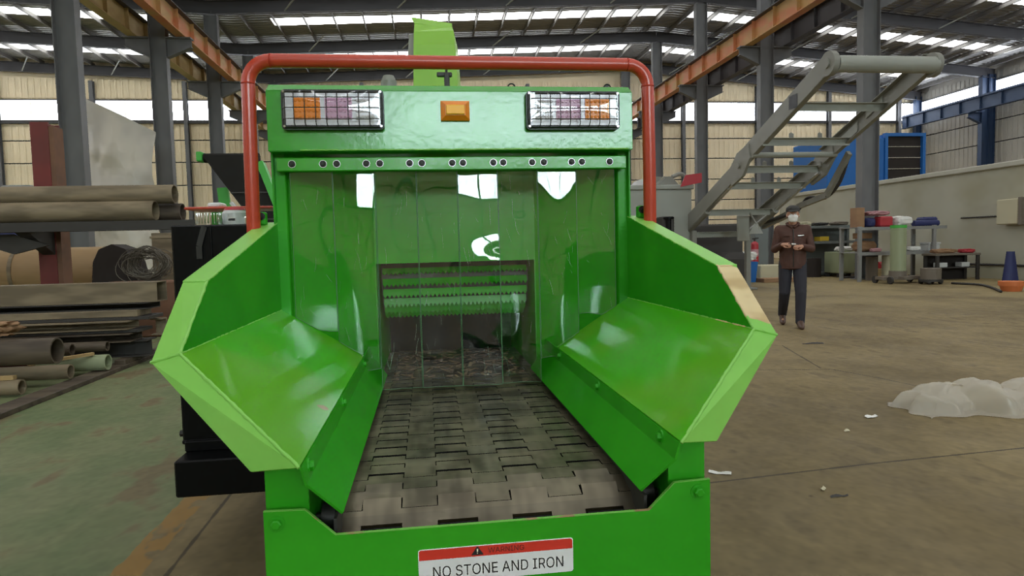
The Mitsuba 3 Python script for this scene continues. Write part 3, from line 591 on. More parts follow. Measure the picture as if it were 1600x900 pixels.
# discharge chute behind the feed box
k = thing('discharge_chute', 'tall bright green discharge chute bent at its top, rising behind the guard bar', 'chute') if False else None
prof = [(4.72, 1.2, 0), (4.73, 2.2, 0), (4.74, 2.42, 0), (4.755, 2.58, 0), (4.79, 2.72, .0), (4.84, 2.83, .0), (4.90, 2.905, 0)]
def chute_ring(y, z, w, dpt, rz=-.12):
    c, s_ = math.cos(rz), math.sin(rz); o = A(.105, y, z)
    return [o+A(c*x-s_*q, s_*x+c*q, 0) for x, q in ((-w/2, 0), (w/2, 0), (w/2, dpt), (-w/2, dpt))]
rings = [chute_ring(y, z, .325-.010*max(0, i-1), .30+.02*i) for i, (y, z, _) in enumerate(prof)]
rings[-1][1][2] -= .03; rings[-1][2][2] -= .03
v = np.array(rings).reshape(-1, 3); f = []
for i in range(len(rings)-1):
    for j in range(4):
        k2 = (j+1) % 4; f += [[4*i+j, 4*i+k2, 4*i+4+k2], [4*i+j, 4*i+4+k2, 4*i+4+j]]
CH = part(W, 'discharge_chute', trimesh.Trimesh(v, f, process=False), 'paint_chute')
r6 = rings[-1]
part(CH, 'top_flap', plate([r6[0], r6[1], r6[1]+A(.0, .035, .035), r6[0]+A(-.02, .035, .06)], .006), 'paint_chute')
part(CH, 'side_link', bar(rings[3][0]+A(-.02, .08, .04), rings[5][0]+A(-.015, .10, -.0), .04, .03), 'gray_paint')
part(CH, 'base_collar', rod((.105, 4.95, 1.0), (.105, 4.95, 1.35), .24, 28), 'paint_green_plain')
# small crane hook hardware in front of the chute
part(W, 'latch_pin', cat([rod((.128, 3.3, 1.80), (.128, 3.3, 2.20), .006, 8), cbox(A(.080, 3.29, 2.112), A(.155, 3.31, 2.134), .004), cbox(A(.116, 3.285, 2.06), A(.142, 3.315, 2.13), .004)]), 'bolt_dark')
# machine body behind the feed box
part(W, 'body_housing', cat([cbox(A(CX-.70, 4.3, .55), A(CX+.70, 6.6, 1.62), .02), cbox(A(CX-.45, 3.0, .35), A(CX+.45, 6.6, .60), .01)]), 'paint_green_plain')
part(W, 'exhaust_dome', cat([rod((-.155, 3.3, 1.79), (-.155, 3.3, 2.088), .038, 20), rod((-.155, 3.3, 2.088), (-.155, 3.3, 2.115), .038, 20, .025)]), 'gray_paint', 30)
for x in (.765, .365): part(W, 'lifting_eye', sweep([(x+.014*math.cos(t), 2.675, 1.914+.014*math.sin(t)) for t in np.linspace(-.4, 3.6, 14)], .003, 6), 'bolt_dark', True)
part(W, 'top_cover', box(A(CX-.715, 2.70, 1.78), A(CX+.715, 4.3, 1.80)), 'paint_green_plain')
for s in (-1, 1):
    for y in (3.6, 5.6):
        w = part(W, 'wheel', rod(S(s, .36, y, .32), S(s, .58, y, .32), .32, 36), 'rubber_black', 30); part(w, 'hub', rod(S(s, .58, y, .32), S(s, .60, y, .32), .14, 24), 'white_plastic', 30)

# black tank on the left side
TK = part(W, 'tank', cat([cbox(A(-1.002, 2.75, .50), A(-.62, 3.95, 1.385), .006), cbox(A(-1.000, 2.735, .505), A(-.60, 3.96, .522), .004)]), 'paint_black')
part(TK, 'support_beam', cbox(A(-.985, 2.60, .335), A(-.30, 3.9, .478), .006), 'paint_black')
part(TK, 'lower_box', cbox(A(-.985, 2.72, .478), A(-.55, 3.9, .52), .004), 'paint_black')
part(TK, 'handle', cat([bar((-.872, 2.745, 1.378), (-.895, 2.742, 1.30), .022, .006, (0, -1, 0)), bar((-.895, 2.742, 1.30), (-.895, 2.742, 1.25), .022, .006, (0, -1, 0))]), 'bolt_dark')
part(TK, 'rib', rod((-.850, 2.748, 1.06), (-.850, 2.748, 1.38), .004, 8), 'paint_black')
part(TK, 'side_bolt', bolt(A(-1.004, 2.80, .535), A(-1, 0, 0), .014, .02), 'bolt_dark')
cap = part(TK, 'filler_cap', cat([rod((-.940, 3.02, 1.385), (-.940, 3.02, 1.448), .050, 36), rod((-.940, 3.02, 1.385), (-.940, 3.02, 1.396), .057, 36)]), 'chrome', 30, label='polished chrome filler cap')
part(cap, 'knurl', cat([rod((-.940+.0505*math.cos(t), 3.02+.0505*math.sin(t), 1.400), (-.940+.0505*math.cos(t), 3.02+.0505*math.sin(t), 1.444), .0035, 6) for t in np.arange(24)*math.pi/12]), 'chrome', True)
cap = part(TK, 'breather_cap', cat([rod((-.850, 3.10, 1.385), (-.850, 3.10, 1.448), .056, 36), rod((-.850, 3.10, 1.448), (-.850, 3.10, 1.462), .056, 36, .045)]), 'white_plastic', 30, label='pale gray breather cap with a printed label')
part(cap, 'label', box(A(-.868, 3.0425, 1.408), A(-.832, 3.046, 1.428)), 'washer_steel'); part(cap, 'print', box(A(-.864, 3.041, 1.413), A(-.836, 3.0425, 1.423)), 'print_black')
part(cap, 'red_disc', rod((-.850, 3.10, 1.462), (-.850, 3.10, 1.472), .048, 32, .040), 'red_plain')
part(cap, 'latch', cat([cbox(A(-.915, 3.06, 1.395), A(-.902, 3.08, 1.430), .004), cbox(A(-.800, 3.05, 1.395), A(-.788, 3.07, 1.430), .004)]), 'chrome')
part(W, 'hydraulic_hose_rod', rod((-.70, 3.4, 1.43), (-.55, 3.4, 1.43), .010, 10), 'washer_steel')
FL = part(W, 'flag_plate', cat([cbox(A(-1.24, 3.60, 1.500), A(-.80, 3.85, 1.514), .004), rod((-.93, 3.72, 1.38), (-.93, 3.72, 1.50), .02, 12)]), 'paint_red', label='red round-edged plate lying behind the tank caps')
part(FL, 'white_knob', cbox(A(-1.13, 3.62, 1.514), A(-1.06, 3.72, 1.536), .006), 'sticker_white')
# ================================================================ left: rack, stored steel, far conveyor
k = thing('cantilever_rack', 'red oxide steel rack upright with black arms, carrying long pipes', 'rack')
part(k, 'upright', cat([box(A(-4.90, 9.05, 0), A(-4.69, 9.08, 2.98)), box(A(-4.90, 9.30, 0), A(-4.69, 9.33, 2.98)), box(A(-4.78, 9.08, 0), A(-4.76, 9.30, 2.98))]), 'red_oxide')
part(k, 'side_plate', box(A(-4.69, 9.06, 0), A(-4.63, 9.28, 2.93)), 'rusty')
part(k, 'foot', cbox(A(-5.1, 8.2, 0), A(-4.45, 9.6, .08), .01), 'red_oxide')
part(k, 'arm', hull([A(x, y, z) for x in (-4.85, -4.70) for y, z in ((8.45, 1.69), (9.06, 1.69), (8.45, 1.60), (9.06, 1.30))]), 'dark_steel')
part(k, 'brace', hull([A(x, 8.62, z) for x, z in ((-5.6, 1.56), (-4.95, 1.56), (-4.55, 1.42), (-4.95, 1.32))]+[A(x, 8.68, z) for x, z in ((-5.6, 1.56), (-4.95, 1.56), (-4.55, 1.42), (-4.95, 1.32))]), 'dark_steel')
part(k, 'shelf_beam', cat([box(A(-7.2, 8.45, 1.575), A(-2.55, 8.47, 1.69)), box(A(-7.2, 8.45, 1.675), A(-2.55, 9.05, 1.69)), box(A(-7.2, 8.40, 1.575), A(-2.55, 8.55, 1.585))]), 'dark_steel')
part(k, 'end_leg', box(A(-2.62, 8.5, 0), A(-2.55, 8.6, 1.575)), 'dark_steel')
def pipe_solo(label, x1, y, z, r, m='old_steel_pale', x0=-7.0, wall=.012, tilt=0, group=None):
    return solo('steel_pipe', pipe((x0, y+tilt*(x1-x0)*-1, z), (x1, y, z), r, wall), m, label, 'pipe', 30, group)
pipe_solo('pale rusty steel pipe lying highest on the black rack', -3.10, 8.722, 2.024, .118)
pipe_solo('pale rusty steel pipe lying in front on the black rack', -3.29, 8.60, 1.815, .122)
pipe_solo('dark open pipe end sticking out beyond the two pale pipes on the rack', -3.06, 8.85, 1.805, .112, 'old_steel')
def section(label, x1, y, z0, z1, w, m='old_steel', x0=-7.0, kind='c', name='steel_channel', cat_='steel bar'):
    if kind == 'c': ms = cat([box(A(x0, y, z0), A(x1, y+w, z0+.012)), box(A(x0, y, z1-.012), A(x1, y+w, z1)), box(A(x0, y+w-.012, z0), A(x1, y+w, z1))])
    elif kind == 'h': ms = cat([box(A(x0, y, z0), A(x1, y+w, z0+.012)), box(A(x0, y, z1-.012), A(x1, y+w, z1)), box(A(x0, y+w/2-.006, z0), A(x1, y+w/2+.006, z1))])
    elif kind == 'box': ms = cat([box(A(x0, y, z0), A(x1, y+w, z0+.01)), box(A(x0, y, z1-.01), A(x1, y+w, z1)), box(A(x0, y, z0), A(x1, y+.01, z1)), box(A(x0, y+w-.01, z0), A(x1, y+w, z1))])
    else: ms = cbox(A(x0, y, z0), A(x1, y+w, z1), .003)
    return solo(name, ms, m, label, cat_)
section('wide brown box beam on top of the steel pile below the rack', -3.16, 8.15, .720, .955, .30, 'old_steel_pale', kind='box', name='steel_box_beam')
section('dark open steel channel lying just under the wide brown box beam', -3.25, 8.10, .640, .718, .36, 'dark_steel')
section('pale flat steel bar under the dark channel of the steel pile', -3.34, 8.02, .565, .638, .40, 'old_steel_pale', kind='f', name='steel_flat')
section('thin dark steel flat under the pale flat bar of the pile', -3.22, 8.02, .525, .563, .44, 'dark_steel', kind='f', name='steel_flat')
section('pale steel channel in the middle of the pile, with a dark open end', -3.40, 7.90, .425, .522, .30, 'old_steel_pale')
section('gray steel channel below the middle channel of the pile', -3.37, 7.86, .288, .385, .34, 'old_steel', x0=-5.4)
section('narrow steel flat lying between the two gray channels of the pile', -3.30, 7.95, .388, .423, .38, 'dark_steel', kind='f', name='steel_flat')
section('dark steel H beam at the bottom of the pile, near the floor', -3.25, 8.0, .10, .285, .30, 'dark_steel', kind='h', name='steel_beam')
section('short bent steel offcut beside the ends of the pile', -3.20, 8.35, .30, .50, .16, 'old_steel_pale', x0=-3.33, name='steel_offcut', cat_='steel offcut')
section('rusty steel block standing at the end of the pile, by the black tank', -3.10, 8.6, .10, .46, .20, 'rusty', x0=-3.24, kind='f', name='steel_offcut', cat_='steel offcut')
solo('timber_sleeper', cbox(A(-4.2, 7.8, 0), A(-4.0, 8.6, .10), .006), 'old_steel', 'short dark timber sleeper that carries the steel pile', 'timber')
solo('timber_sleeper', cbox(A(-3.52, 7.8, 0), A(-3.40, 8.6, .10), .006), 'old_steel', 'dark timber sleeper under the right end of the steel pile', 'timber')
solo('timber_sleeper', cbox(A(-6.2, 6.2, 0), A(-6.0, 8.6, .10), .006), 'old_steel', 'dark timber sleeper lying out left under the steel pile', 'timber')
solo('floor_strip', cbox(A(-3.60, 3.2, 0), A(-3.385, 9.4, .045), .004), 'old_steel', 'long dark steel strip on the floor along the pipe pile', 'steel bar')
pipe_solo('big rusty pipe with an open end lying on the small pipes', -3.47, 6.60, .395, .124, 'old_steel', wall=.016)
pipe_solo('short pale pipe under the open end of the big rusty pipe', -3.56, 6.98, .13, .072, 'old_steel_pale', x0=-4.6)
pipe_solo('pale pipe lying lowest at the front of the pipe pile', -3.74, 6.50, .085, .070, 'old_steel_pale', x0=-6.0)
pipe_solo('greenish pale pipe beside the dark floor strip, rightmost of the small pipes', -3.42, 7.45, .135, .085, 'pale_green', x0=-4.1)
pipe_solo('brown pipe lying behind the big rusty pipe', -3.72, 7.35, .30, .06, 'old_steel', x0=-5.4)
pipe_solo('thin pipe wedged between the big rusty pipe and the small pipes', -4.2, 6.80, .225, .045, 'old_steel_pale', x0=-6.0)
pipe_solo('small pipe behind the greenish pale pipe', -3.50, 7.63, .285, .055, 'old_steel', x0=-4.9)
solo('wood_batten', bar((-3.95, 6.98, .219), (-3.55, 7.42, .237), .05, .03), 'wood_pale', 'pale yellow wood batten lying across the small pipes', 'wood batten')
solo('wood_batten', bar((-4.4, 6.49, .174), (-3.80, 6.51, .174), .06, .035), 'wood_pale', 'pale wood batten below the big rusty pipe', 'wood batten')
solo('rag', lumpy(A(-4.6, 6.55, .515), A(-3.85, 6.95, .70), .5, 3), 'cloth_rust', 'rust-brown crumpled sack on top of the big pipe', 'sack', True)
# things behind the rack
k = thing('storage_drum', 'large tan drum lying on its side behind the red rack upright', 'drum')
part(k, 'shell', rod((-7.6, 12.45, 1.02), (-5.45, 12.45, 1.02), .42, 40), 'tan_paint', 30)
for x in (-7.0, -6.3, -5.6): part(k, 'band', rod((x-.03, 12.45, 1.02), (x+.03, 12.45, 1.02), .432, 40), 'old_steel_pale', 30)
for x in (-7.3, -5.75): part(k, 'cradle', cbox(A(x-.06, 12.05, 0), A(x+.06, 12.85, .66), .01), 'rusty')
k = thing('rubber_belt_roll', 'dark arched roll of rubber sheet standing behind the pipes', 'roll')
prof = [(-.34, 0), (-.30, .45), (-.20, .66), (0, .74), (.20, .66), (.30, .45), (.40, 0)]
part(k, 'sheet', extr(Polygon(prof), .5, A(-5.05, 11.85, .72), A(1, 0, 0), A(0, 0, 1)), 'dark_hollow')
part(k, 'stand', cbox(A(-5.5, 11.33, 0), A(-4.6, 11.87, .72), .01), 'rusty')
g = np.random.default_rng(3); cw = []
for i in range(46):
    c = A(-4.37+g.normal(0, .05), 11.0+g.uniform(-.2, .2), 1.12+g.normal(0, .04)); t = np.linspace(0, 2*math.pi, 26); rx, rz = .26+g.normal(0, .03), .20+g.normal(0, .03)
    cw.append(sweep(np.c_[c[0]+rx*np.cos(t), c[1]+.03*np.sin(3*t+i), c[2]+rz*np.sin(t)], .006, 5))
k = thing('wire_coil', 'loose coil of gray wire behind the black tank', 'wire coil'); part(k, 'strands', cat(cw), 'wire_gray', True, stuff=True)
part(k, 'pallet', cbox(A(-5.0, 10.7, .0), A(-3.7, 11.3, .86), .02), 'rusty')
solo('steel_crate', cat([cbox(A(-4.85, 12.4, 0), A(-4.25, 13.0, 1.66), .01), cbox(A(-4.87, 12.38, 1.56), A(-4.23, 13.02, 1.60), .004)]), 'old_steel_pale', 'pale upright steel crate right of the tan drum', 'crate')
# plastic sheet draped over a tall stack
def drape(u, v):
    x = -10.15+2.05*u; top = 6.02-1.0*np.clip((u-.05)/.95, 0, 1)
    z = top*(1-v)+.02*v; P = np.stack([x*1.1, z*.8, 0*x], -1); w = meshkit.fbm(P, 4, 3)
    return np.stack([x+.06*np.sin(9*v+3*u), 21.2-.9*v*.25-.55*w*np.clip(v*4, .1, 1)+.35*(2*u-1)**2, z], -1)
k = thing('plastic_draped_stack', 'tall stack under a pale plastic sheet between two gray columns', 'covered stack')
part(k, 'sheet', grid(40, 60, drape), 'tarp', True)
v = [A(x, y, z) for x, zt in ((-9.7, 5.5), (-8.9, 4.9)) for y in (21.7, 23.0) for z in (0, zt)]
part(k, 'stack', hull(v), 'cream_plain')
# far machines at the left edge
k = thing('far_machine', 'small dark blue and gray machine far away at the left picture edge', 'machine')
part(k, 'body', cbox(A(-13.4, 22.0, 0), A(-11.5, 23.0, 2.9), .05), 'navy'); part(k, 'hood', cbox(A(-12.8, 21.8, 2.9), A(-11.9, 22.9, 3.5), .08), 'shelf_gray'); part(k, 'ramp', bar((-11.5, 22.3, 2.9), (-10.7, 22.3, 3.6), .5, .15), 'tan_paint')
# green belt conveyor behind the tank
k = thing('green_belt_conveyor', 'green conveyor with a wide black belt, raised behind the black tank', 'conveyor')
C0, C1, D0, D1 = A(-2.30, 7.3, 2.30), A(-1.74, 7.3, 2.30), A(-1.62, 7.15, 1.35), A(-1.44, 7.15, 1.35)
part(k, 'belt', cat([plate([C0, C1, D1, D0], .012), rod(C0+A(0, .06, -.02), C1+A(0, .06, -.02), .05, 20)]), 'belt_rubber')
for q in (.42, .72): part(k, 'cleat', bar(C0+(D0-C0)*q+A(0, -.012, 0), C1+(D1-C1)*q+A(0, -.012, 0), .014, .016, (0, -1, 0)), 'dark_steel')
part(k, 'side_frame', bar(C1+A(.02, .02, -.08), D1+A(.05, .02, 0), .07, .12, (0, -1, 0)), 'bright_green')
part(k, 'head_guard', cbox(C0+A(-.06, -.02, -.06), C0+A(-.003, .14, .04), .008), 'bright_green')
part(k, 'strut', bar(A(-2.17, 7.5, 1.98), A(-2.02, 7.5, .0), .11, .05, (0, 1, 0)), 'bright_green')
part(k, 'strut', bar(A(-1.50, 7.5, 1.7), A(-1.42, 7.5, .0), .11, .05, (0, 1, 0)), 'bright_green')
part(k, 'cross_beam', bar(A(-2.12, 7.5, 1.45), A(-1.40, 7.5, 1.40), .06, .08), 'bright_green')
part(k, 'gray_guard', bar(A(-2.02, 7.25, 1.80), A(-1.90, 7.25, 1.64), .03, .07, (0, -1, 0)), 'white_plastic')
# ================================================================ right: folded gray conveyor of a screening machine
G = thing('screening_machine', 'gray mobile screening machine with a raised ladder-like conveyor frame and tail roller', 'machine')
XA, XB = 6.65, 8.50
pts = [(10.15, 4.17), (11.6, 3.56), (13.3, 2.93), (14.6, 2.28), (16.6, 1.55)]
def rail(x, a, b, h=.33, name='rail', m='gray_paint'):
    p, q = A(x, *a), A(x, *b); d = (q-p)/np.linalg.norm(q-p); n = np.cross(A(1, 0, 0), d); n *= np.sign(n[2])
    s = 1 if x < 7.5 else -1
    ms = [bar(p, q, .012, h, n)]+[bar(p+A(s*.05, 0, 0)+n*e*(h/2), q+A(s*.05, 0, 0)+n*e*(h/2), .10, .014, n) for e in (-1, 1)]
    return part(G, name, cat(ms), m)
for x in (XA, XB):
    rail(x, pts[0], (13.10, 3.01)); rail(x, (13.35, 2.80), pts[4], .34)
    part(G, 'hinge_plate', cat([hull([A(x+q, y, z) for q in (-.03, .03) for y, z in ((12.8, 3.25), (13.3, 3.12), (13.7, 2.78), (13.55, 2.45), (13.05, 2.62), (12.75, 2.95))]), rod((x-.07, 13.2, 2.86), (x+.07, 13.2, 2.86), .07, 16)]), 'gray_paint')
    part(G, 'end_bearing', cat([rod((x-.05, 10.12, 4.12), (x+.05, 10.12, 4.12), .20, 24), rod((x-.08, 10.12, 4.12), (x+.08, 10.12, 4.12), .08, 16)]), 'gray_paint', 30)
RUNGS = [(11.27, 3.66, 'b'), (12.27, 3.19, 'b'), (12.70, 3.00, 'r'), (13.30, 2.77, 'b'), (13.80, 2.47, 'b'), (15.1, 1.95, 'b'), (16.5, 1.44, 'b')]
for y, z, t in RUNGS:
    p, q = (XA, y, z), (XB, y, z)
    r = part(G, 'rung', rod(p, q, .055, 14) if t == 'r' else cat([bar(p, q, .012, .14), bar(A(*p)+A(0, -.04, .07), A(*q)+A(0, -.04, .07), .09, .012)]), 'gray_pale', 30 if t == 'r' else False)
    if t == 'b' and y > 11.5 and y < 14.5:
        for f in (.33, .66): part(r, 'idler_bracket', hull([A(XA+(XB-XA)*f+q_, y+.02, z+dz) for q_ in (-.05, .05) for dz in (.07, .17)]+[A(XA+(XB-XA)*f, y+.04, z+.20)]), 'gray_paint')
TR = part(G, 'tail_roller', cat([rod((XA+.06, 10.05, 4.10), (XB-.02, 10.05, 4.10), .135, 36), rod((XB-.02, 10.05, 4.10), (XB+.04, 10.05, 4.10), .135, 36, .09)]), 'gray_pale', 30)
part(G, 'maker_plate', cat([box(A(XA-.012, 11.05, 3.62), A(XA-.006, 11.32, 3.86))]), 'print_black')
part(G, 'cover_plate', cat([plate([A(XB-.02, 11.3, 3.75), A(XB-.02, 11.75, 3.55), A(XB-.02, 11.75, 3.75), A(XB-.02, 11.3, 3.95)], .02), plate([A(XB-.02, 12.0, 3.35), A(XB-.02, 12.5, 3.13), A(XB-.02, 12.5, 3.33), A(XB-.02, 12.0, 3.55)], .02)]), 'gray_pale')
for x, y0 in ((XA+.06, 0), (XB-.06, -.05)):
    c = part(G, 'hydraulic_cylinder', rod((x, 16.1, 1.55), (x, 14.95, 1.98), .075, 18), 'gray_paint', 30)
    part(c, 'piston_rod', rod((x, 14.95, 1.98), (x, 13.2, 2.68), .036, 14), 'chrome', 30)
part(G, 'hose', sweep(bez([(XB+.15, 12.5, 2.95), (XB+.2, 12.9, 2.42), (XB+.2, 13.4, 2.15), (XB+.15, 13.95, 2.2), (XB+.1, 14.35, 1.92), (XB, 15.6, 1.70)], 8), .035, 8), 'dark_steel', True)
part(G, 'folded_arm', cat([bar((XB+.12, 12.45, 3.0), (XB+.12, 13.2, 2.2), .08, .12), bar((XB+.12, 13.2, 2.2), (XB+.12, 14.3, 2.02), .08, .12), bar((XB+.12, 14.3, 1.95), (XB+.12, 15.9, 1.62), .10, .14)]), 'gray_paint')
part(G, 'hopper_body', cat([cbox(A(5.05, 16.0, .95), A(6.75, 17.6, 2.62), .03), cbox(A(5.0, 15.95, 2.60), A(6.8, 17.65, 2.72), .02)]), 'gray_pale')
part(G, 'hopper_top', cat([hull([A(x, y, z) for y in (16.2, 17.4) for x, z in ((5.5, 2.72), (6.5, 2.72), (6.3, 2.95), (5.7, 2.95))]), sweep(bez([(6.35, 16.3, 2.95), (6.6, 16.3, 3.02), (6.75, 16.3, 2.85), (6.78, 16.3, 2.66)], 6), .05, 8)]), 'gray_paint')
part(G, 'red_guard', plate([A(6.42, 15.92, 2.66), A(6.98, 15.92, 2.76), A(6.98, 15.92, 3.0), A(6.55, 15.92, 2.95)], .03), 'red_plain', label='small red guard plate')
part(G, 'work_light', cat([bar((5.78, 15.9, 2.72), (5.98, 15.9, 2.90), .05, .05)]), 'chrome')
part(G, 'engine_block', cbox(A(6.9, 17.7, .5), A(9.0, 20.0, 1.75), .05), 'dark_steel')
part(G, 'valve_block', cbox(A(5.75, 15.4, 1.2), A(6.05, 15.9, 1.9), .03), 'dark_steel')
part(G, 'valve', cat([rod((5.88, 15.35, 1.45), (5.88, 15.35, 1.86), .06, 14), rod((5.88, 15.35, 1.84), (5.88, 15.35, 1.88), .13, 18)]), 'paint_black', 30)
part(G, 'undercarriage', cat([cbox(A(5.3, 16.6, 0), A(6.1, 21.0, .95), .18), cbox(A(7.9, 16.6, 0), A(8.7, 21.0, .95), .18), box(A(5.9, 17.5, .5), A(8.1, 20.5, .9))]), 'dark_steel')
for x in (XA+.1, XB-.3): l_ = part(G, 'support_leg', bar((x, 15.9, 1.55), (x, 15.9, .04), .12, .12, (0, 1, 0)), 'gray_paint'); part(l_, 'foot', cbox(A(x-.2, 15.75, 0), A(x+.2, 16.05, .05), .01), 'gray_paint')
part(G, 'bracket_plate', cbox(A(7.75, 15.5, 1.25), A(8.05, 15.6, 1.9), .02), 'gray_pale')
# blue filter unit behind the partition
k = thing('blue_filter_unit', 'big blue cabinet with a dark louvred side behind the partition wall', 'filter unit')
part(k, 'body', cbox(A(18.7, 28.6, 0), A(21.6, 31.5, 5.95), .04), 'blue_paint')
part(k, 'louvre_frame', cat([box(A(21.6, 28.55, 3.0), A(21.75, 28.75, 6.15)), box(A(23.55, 28.55, 3.0), A(23.7, 28.75, 6.15)), box(A(21.6, 28.55, 6.0), A(23.7, 28.75, 6.15)), box(A(21.6, 28.8, 0), A(23.7, 31.5, 6.1))]), 'blue_paint')
part(k, 'dark_panel', box(A(21.75, 28.72, 3.0), A(23.55, 28.79, 6.0)), 'dark_hollow')
lv = ply(bar((21.75, 28.70, 0), (23.55, 28.70, 0), .05, .035), 'wall_bluegray')
for i in range(5): again(k, 'louvre', lv, T().translate([0, 0, 3.45+.52*i]))
# shelves along the partition
def shelf(label, x0, x1, y, d, levels, m, posts=None):
    k = thing('storage_shelf', label, 'shelf')
    for z in levels: part(k, 'shelf_board', cat([box(A(x0, y, z-.02), A(x1, y+d, z)), box(A(x0, y, z-.09), A(x1, y+.03, z-.02))]), m)
    for x in posts or (x0, x1):
        for yy in (y, y+d-.08): part(k, 'upright', cbox(A(x-.05, yy, 0), A(x+.05, yy+.08, max(levels)+.02), .006), m)
    return k
shelf('gray steel shelf with a red bag and a cream cloth on top', 12.2, 15.0, 17.2, .9, (.84, 1.56), 'shelf_gray', (12.28, 14.62))
shelf('blue-gray steel shelf behind the walking man', 12.25, 14.6, 20.5, .7, (.12, 1.18, 1.70), 'shelf_teal')
part('storage_shelf_001', 'back_panel', box(A(12.25, 21.18, .1), A(14.6, 21.2, 1.7)), 'shelf_teal')
Z1, Z2 = 1.56, .84
solo('cardboard_box', cbox(A(12.36, 17.5, Z1), A(12.62, 17.8, 2.13), .01), 'brown_card', 'narrow upright brown box at the left end of the shelf top', 'box')
solo('sack', lumpy(A(12.66, 17.35, Z1), A(12.92, 17.95, 1.84), .15, 5), 'navy', 'dark bundle under the pink cover on the shelf top', 'bundle', True)
solo('bag', cbox(A(12.95, 17.25, Z1), A(13.34, 17.6, 1.86), .04), 'red_plain', 'bright red bag on the gray shelf top', 'bag')
solo('pink_cover', lumpy(A(12.66, 17.27, 1.885), A(13.36, 17.9, 2.03), .3, 9), 'pink', 'pink folded sheet lying over the dark bundle', 'sheet', True)
solo('cloth', lumpy(A(13.48, 17.26, Z1), A(14.02, 17.8, 1.88), .22, 12), 'white_cloth', 'cream-white crumpled cloth in the middle of the shelf top', 'cloth', True)
solo('fabric_roll', rod((14.16, 17.5, 1.645), (14.95, 17.5, 1.645), .085, 20), 'navy', 'dark blue roll right of the cream cloth on the shelf', 'roll', 30)
solo('blue_case', cbox(A(14.62, 17.64, 1.56), A(15.1, 18.0, 1.83), .05), 'navy', 'dark blue case at the right end of the shelf top', 'case')
solo('paper_stack', lumpy(A(12.42, 17.5, Z2), A(13.1, 17.95, 1.18), .2, 21), 'brown_card', 'heap of brown cardboard pieces on the middle shelf', 'cardboard', True)
solo('cardboard_box', cbox(A(12.52, 17.55, 1.235), A(12.9, 17.9, 1.40), .01), 'brown_card', 'flat brown box on top of the cardboard heap', 'box')
solo('paper_sheet', lumpy(A(12.66, 17.24, Z2), A(13.0, 17.42, .96), .2, 25), 'pink', 'pale crumpled sheet in front of the cardboard heap', 'paper', True)
solo('small_bag', lumpy(A(13.9, 17.3, Z2), A(14.35, 17.6, .98), .25, 27), 'white_cloth', 'small pale bag near the right upright of the middle shelf', 'bag', True)
solo('tool_box', cat([cbox(A(14.55, 17.34, Z2), A(14.9, 17.7, 1.02), .01), cbox(A(14.53, 17.32, 1.02), A(14.92, 17.72, 1.08), .01)]), 'white_plastic', 'pale box with a dark lid at the end of the middle shelf', 'box')
solo('paint_can', rod((13.45, 17.6, 0), (13.45, 17.6, .72), .17, 24), 'cream_plain', 'tall pale canister under the gray shelf', 'canister', 30)
solo('paint_can', rod((13.0, 17.7, 0), (13.0, 17.7, .70), .16, 24), 'can_brown', 'brown canister left of the pale one under the gray shelf', 'canister', 30)
k = thing('fan_disc', 'red round fan guard leaning at the shelf post', 'fan'); part(k, 'disc', rod((14.35, 19.9, .80), (14.35, 19.96, .80), .24, 28), 'red_plain', 30); part(k, 'stand', cbox(A(14.25, 19.85, 0), A(14.45, 20.05, .58), .01), 'dark_steel')
k = thing('machine_cabinet', 'pale green cabinet on feet under the blue-gray shelf', 'cabinet'); part(k, 'body', cbox(A(13.18, 19.5, .13), A(14.08, 20.3, .82), .02), 'pale_green'); part(k, 'door', cbox(A(13.22, 19.48, .18), A(13.55, 19.5, .76), .004), 'pale_green'); part(k, 'feet', cat([cbox(A(x, y, 0), A(x+.1, y+.1, .13), .005) for x in (13.2, 13.95) for y in (19.55, 20.15)]), 'dark_steel')
solo('tin', lumpy(A(13.30, 19.6, .82), A(13.95, 20.1, 1.0), .3, 31), 'white_cloth', 'pale cloth bundle on the pale green cabinet', 'bundle', True)
solo('yellow_box', cbox(A(13.22, 20.6, 1.18), A(13.55, 20.95, 1.33), .01), 'yellow', 'yellow box on the blue-gray shelf', 'box')
for i, (x, w, h, m, lb) in enumerate([(12.5, .5, .16, 'cream_plain', 'cream folded paper on the blue-gray shelf top'), (13.1, .55, .12, 'dark_steel', 'dark tool bundle on the blue-gray shelf top'), (13.75, .6, .14, 'can_brown', 'brown bundle at the right of the blue-gray shelf top')]):
    solo('bundle', lumpy(A(x, 20.6, 1.70), A(x+w, 21.1, 1.70+h), .3, 40+i), m, lb, 'bundle', True)
solo('dark_barrel', rod((12.75, 20.2, 0), (12.75, 20.2, .62), .22, 24), 'dark_hollow', 'dark barrel left of the pale green cabinet', 'barrel', 30)
solo('motor', cat([rod((14.3, 19.2, .28), (14.75, 19.2, .28), .20, 20), cbox(A(14.3, 19.0, 0), A(14.75, 19.4, .12), .01)]), 'red_plain', 'small red and dark motor right of the pale green cabinet', 'motor', 30)
for p, q, lb in (((13.9, 18.0, .03), (15.6, 18.35, .03), 'dark rod lying on the floor in front of the shelves'), ((13.0, 19.0, .03), (15.2, 18.8, .03), 'dark bar on the floor near the pale green cabinet')):
    solo('floor_rod', rod(p, q, .03, 10), 'dark_steel', lb, 'rod')
solo('plank', cbox(A(13.75, 18.35, 0), A(14.9, 18.6, .07), .006), 'wood_pale', 'pale plank on the floor in front of the gray shelf', 'plank')
solo('wood_block', cbox(A(13.55, 18.75, 0), A(14.15, 19.1, .28), .01), 'wood_pale', 'yellowish wood block on the floor left of the gray shelf', 'block')
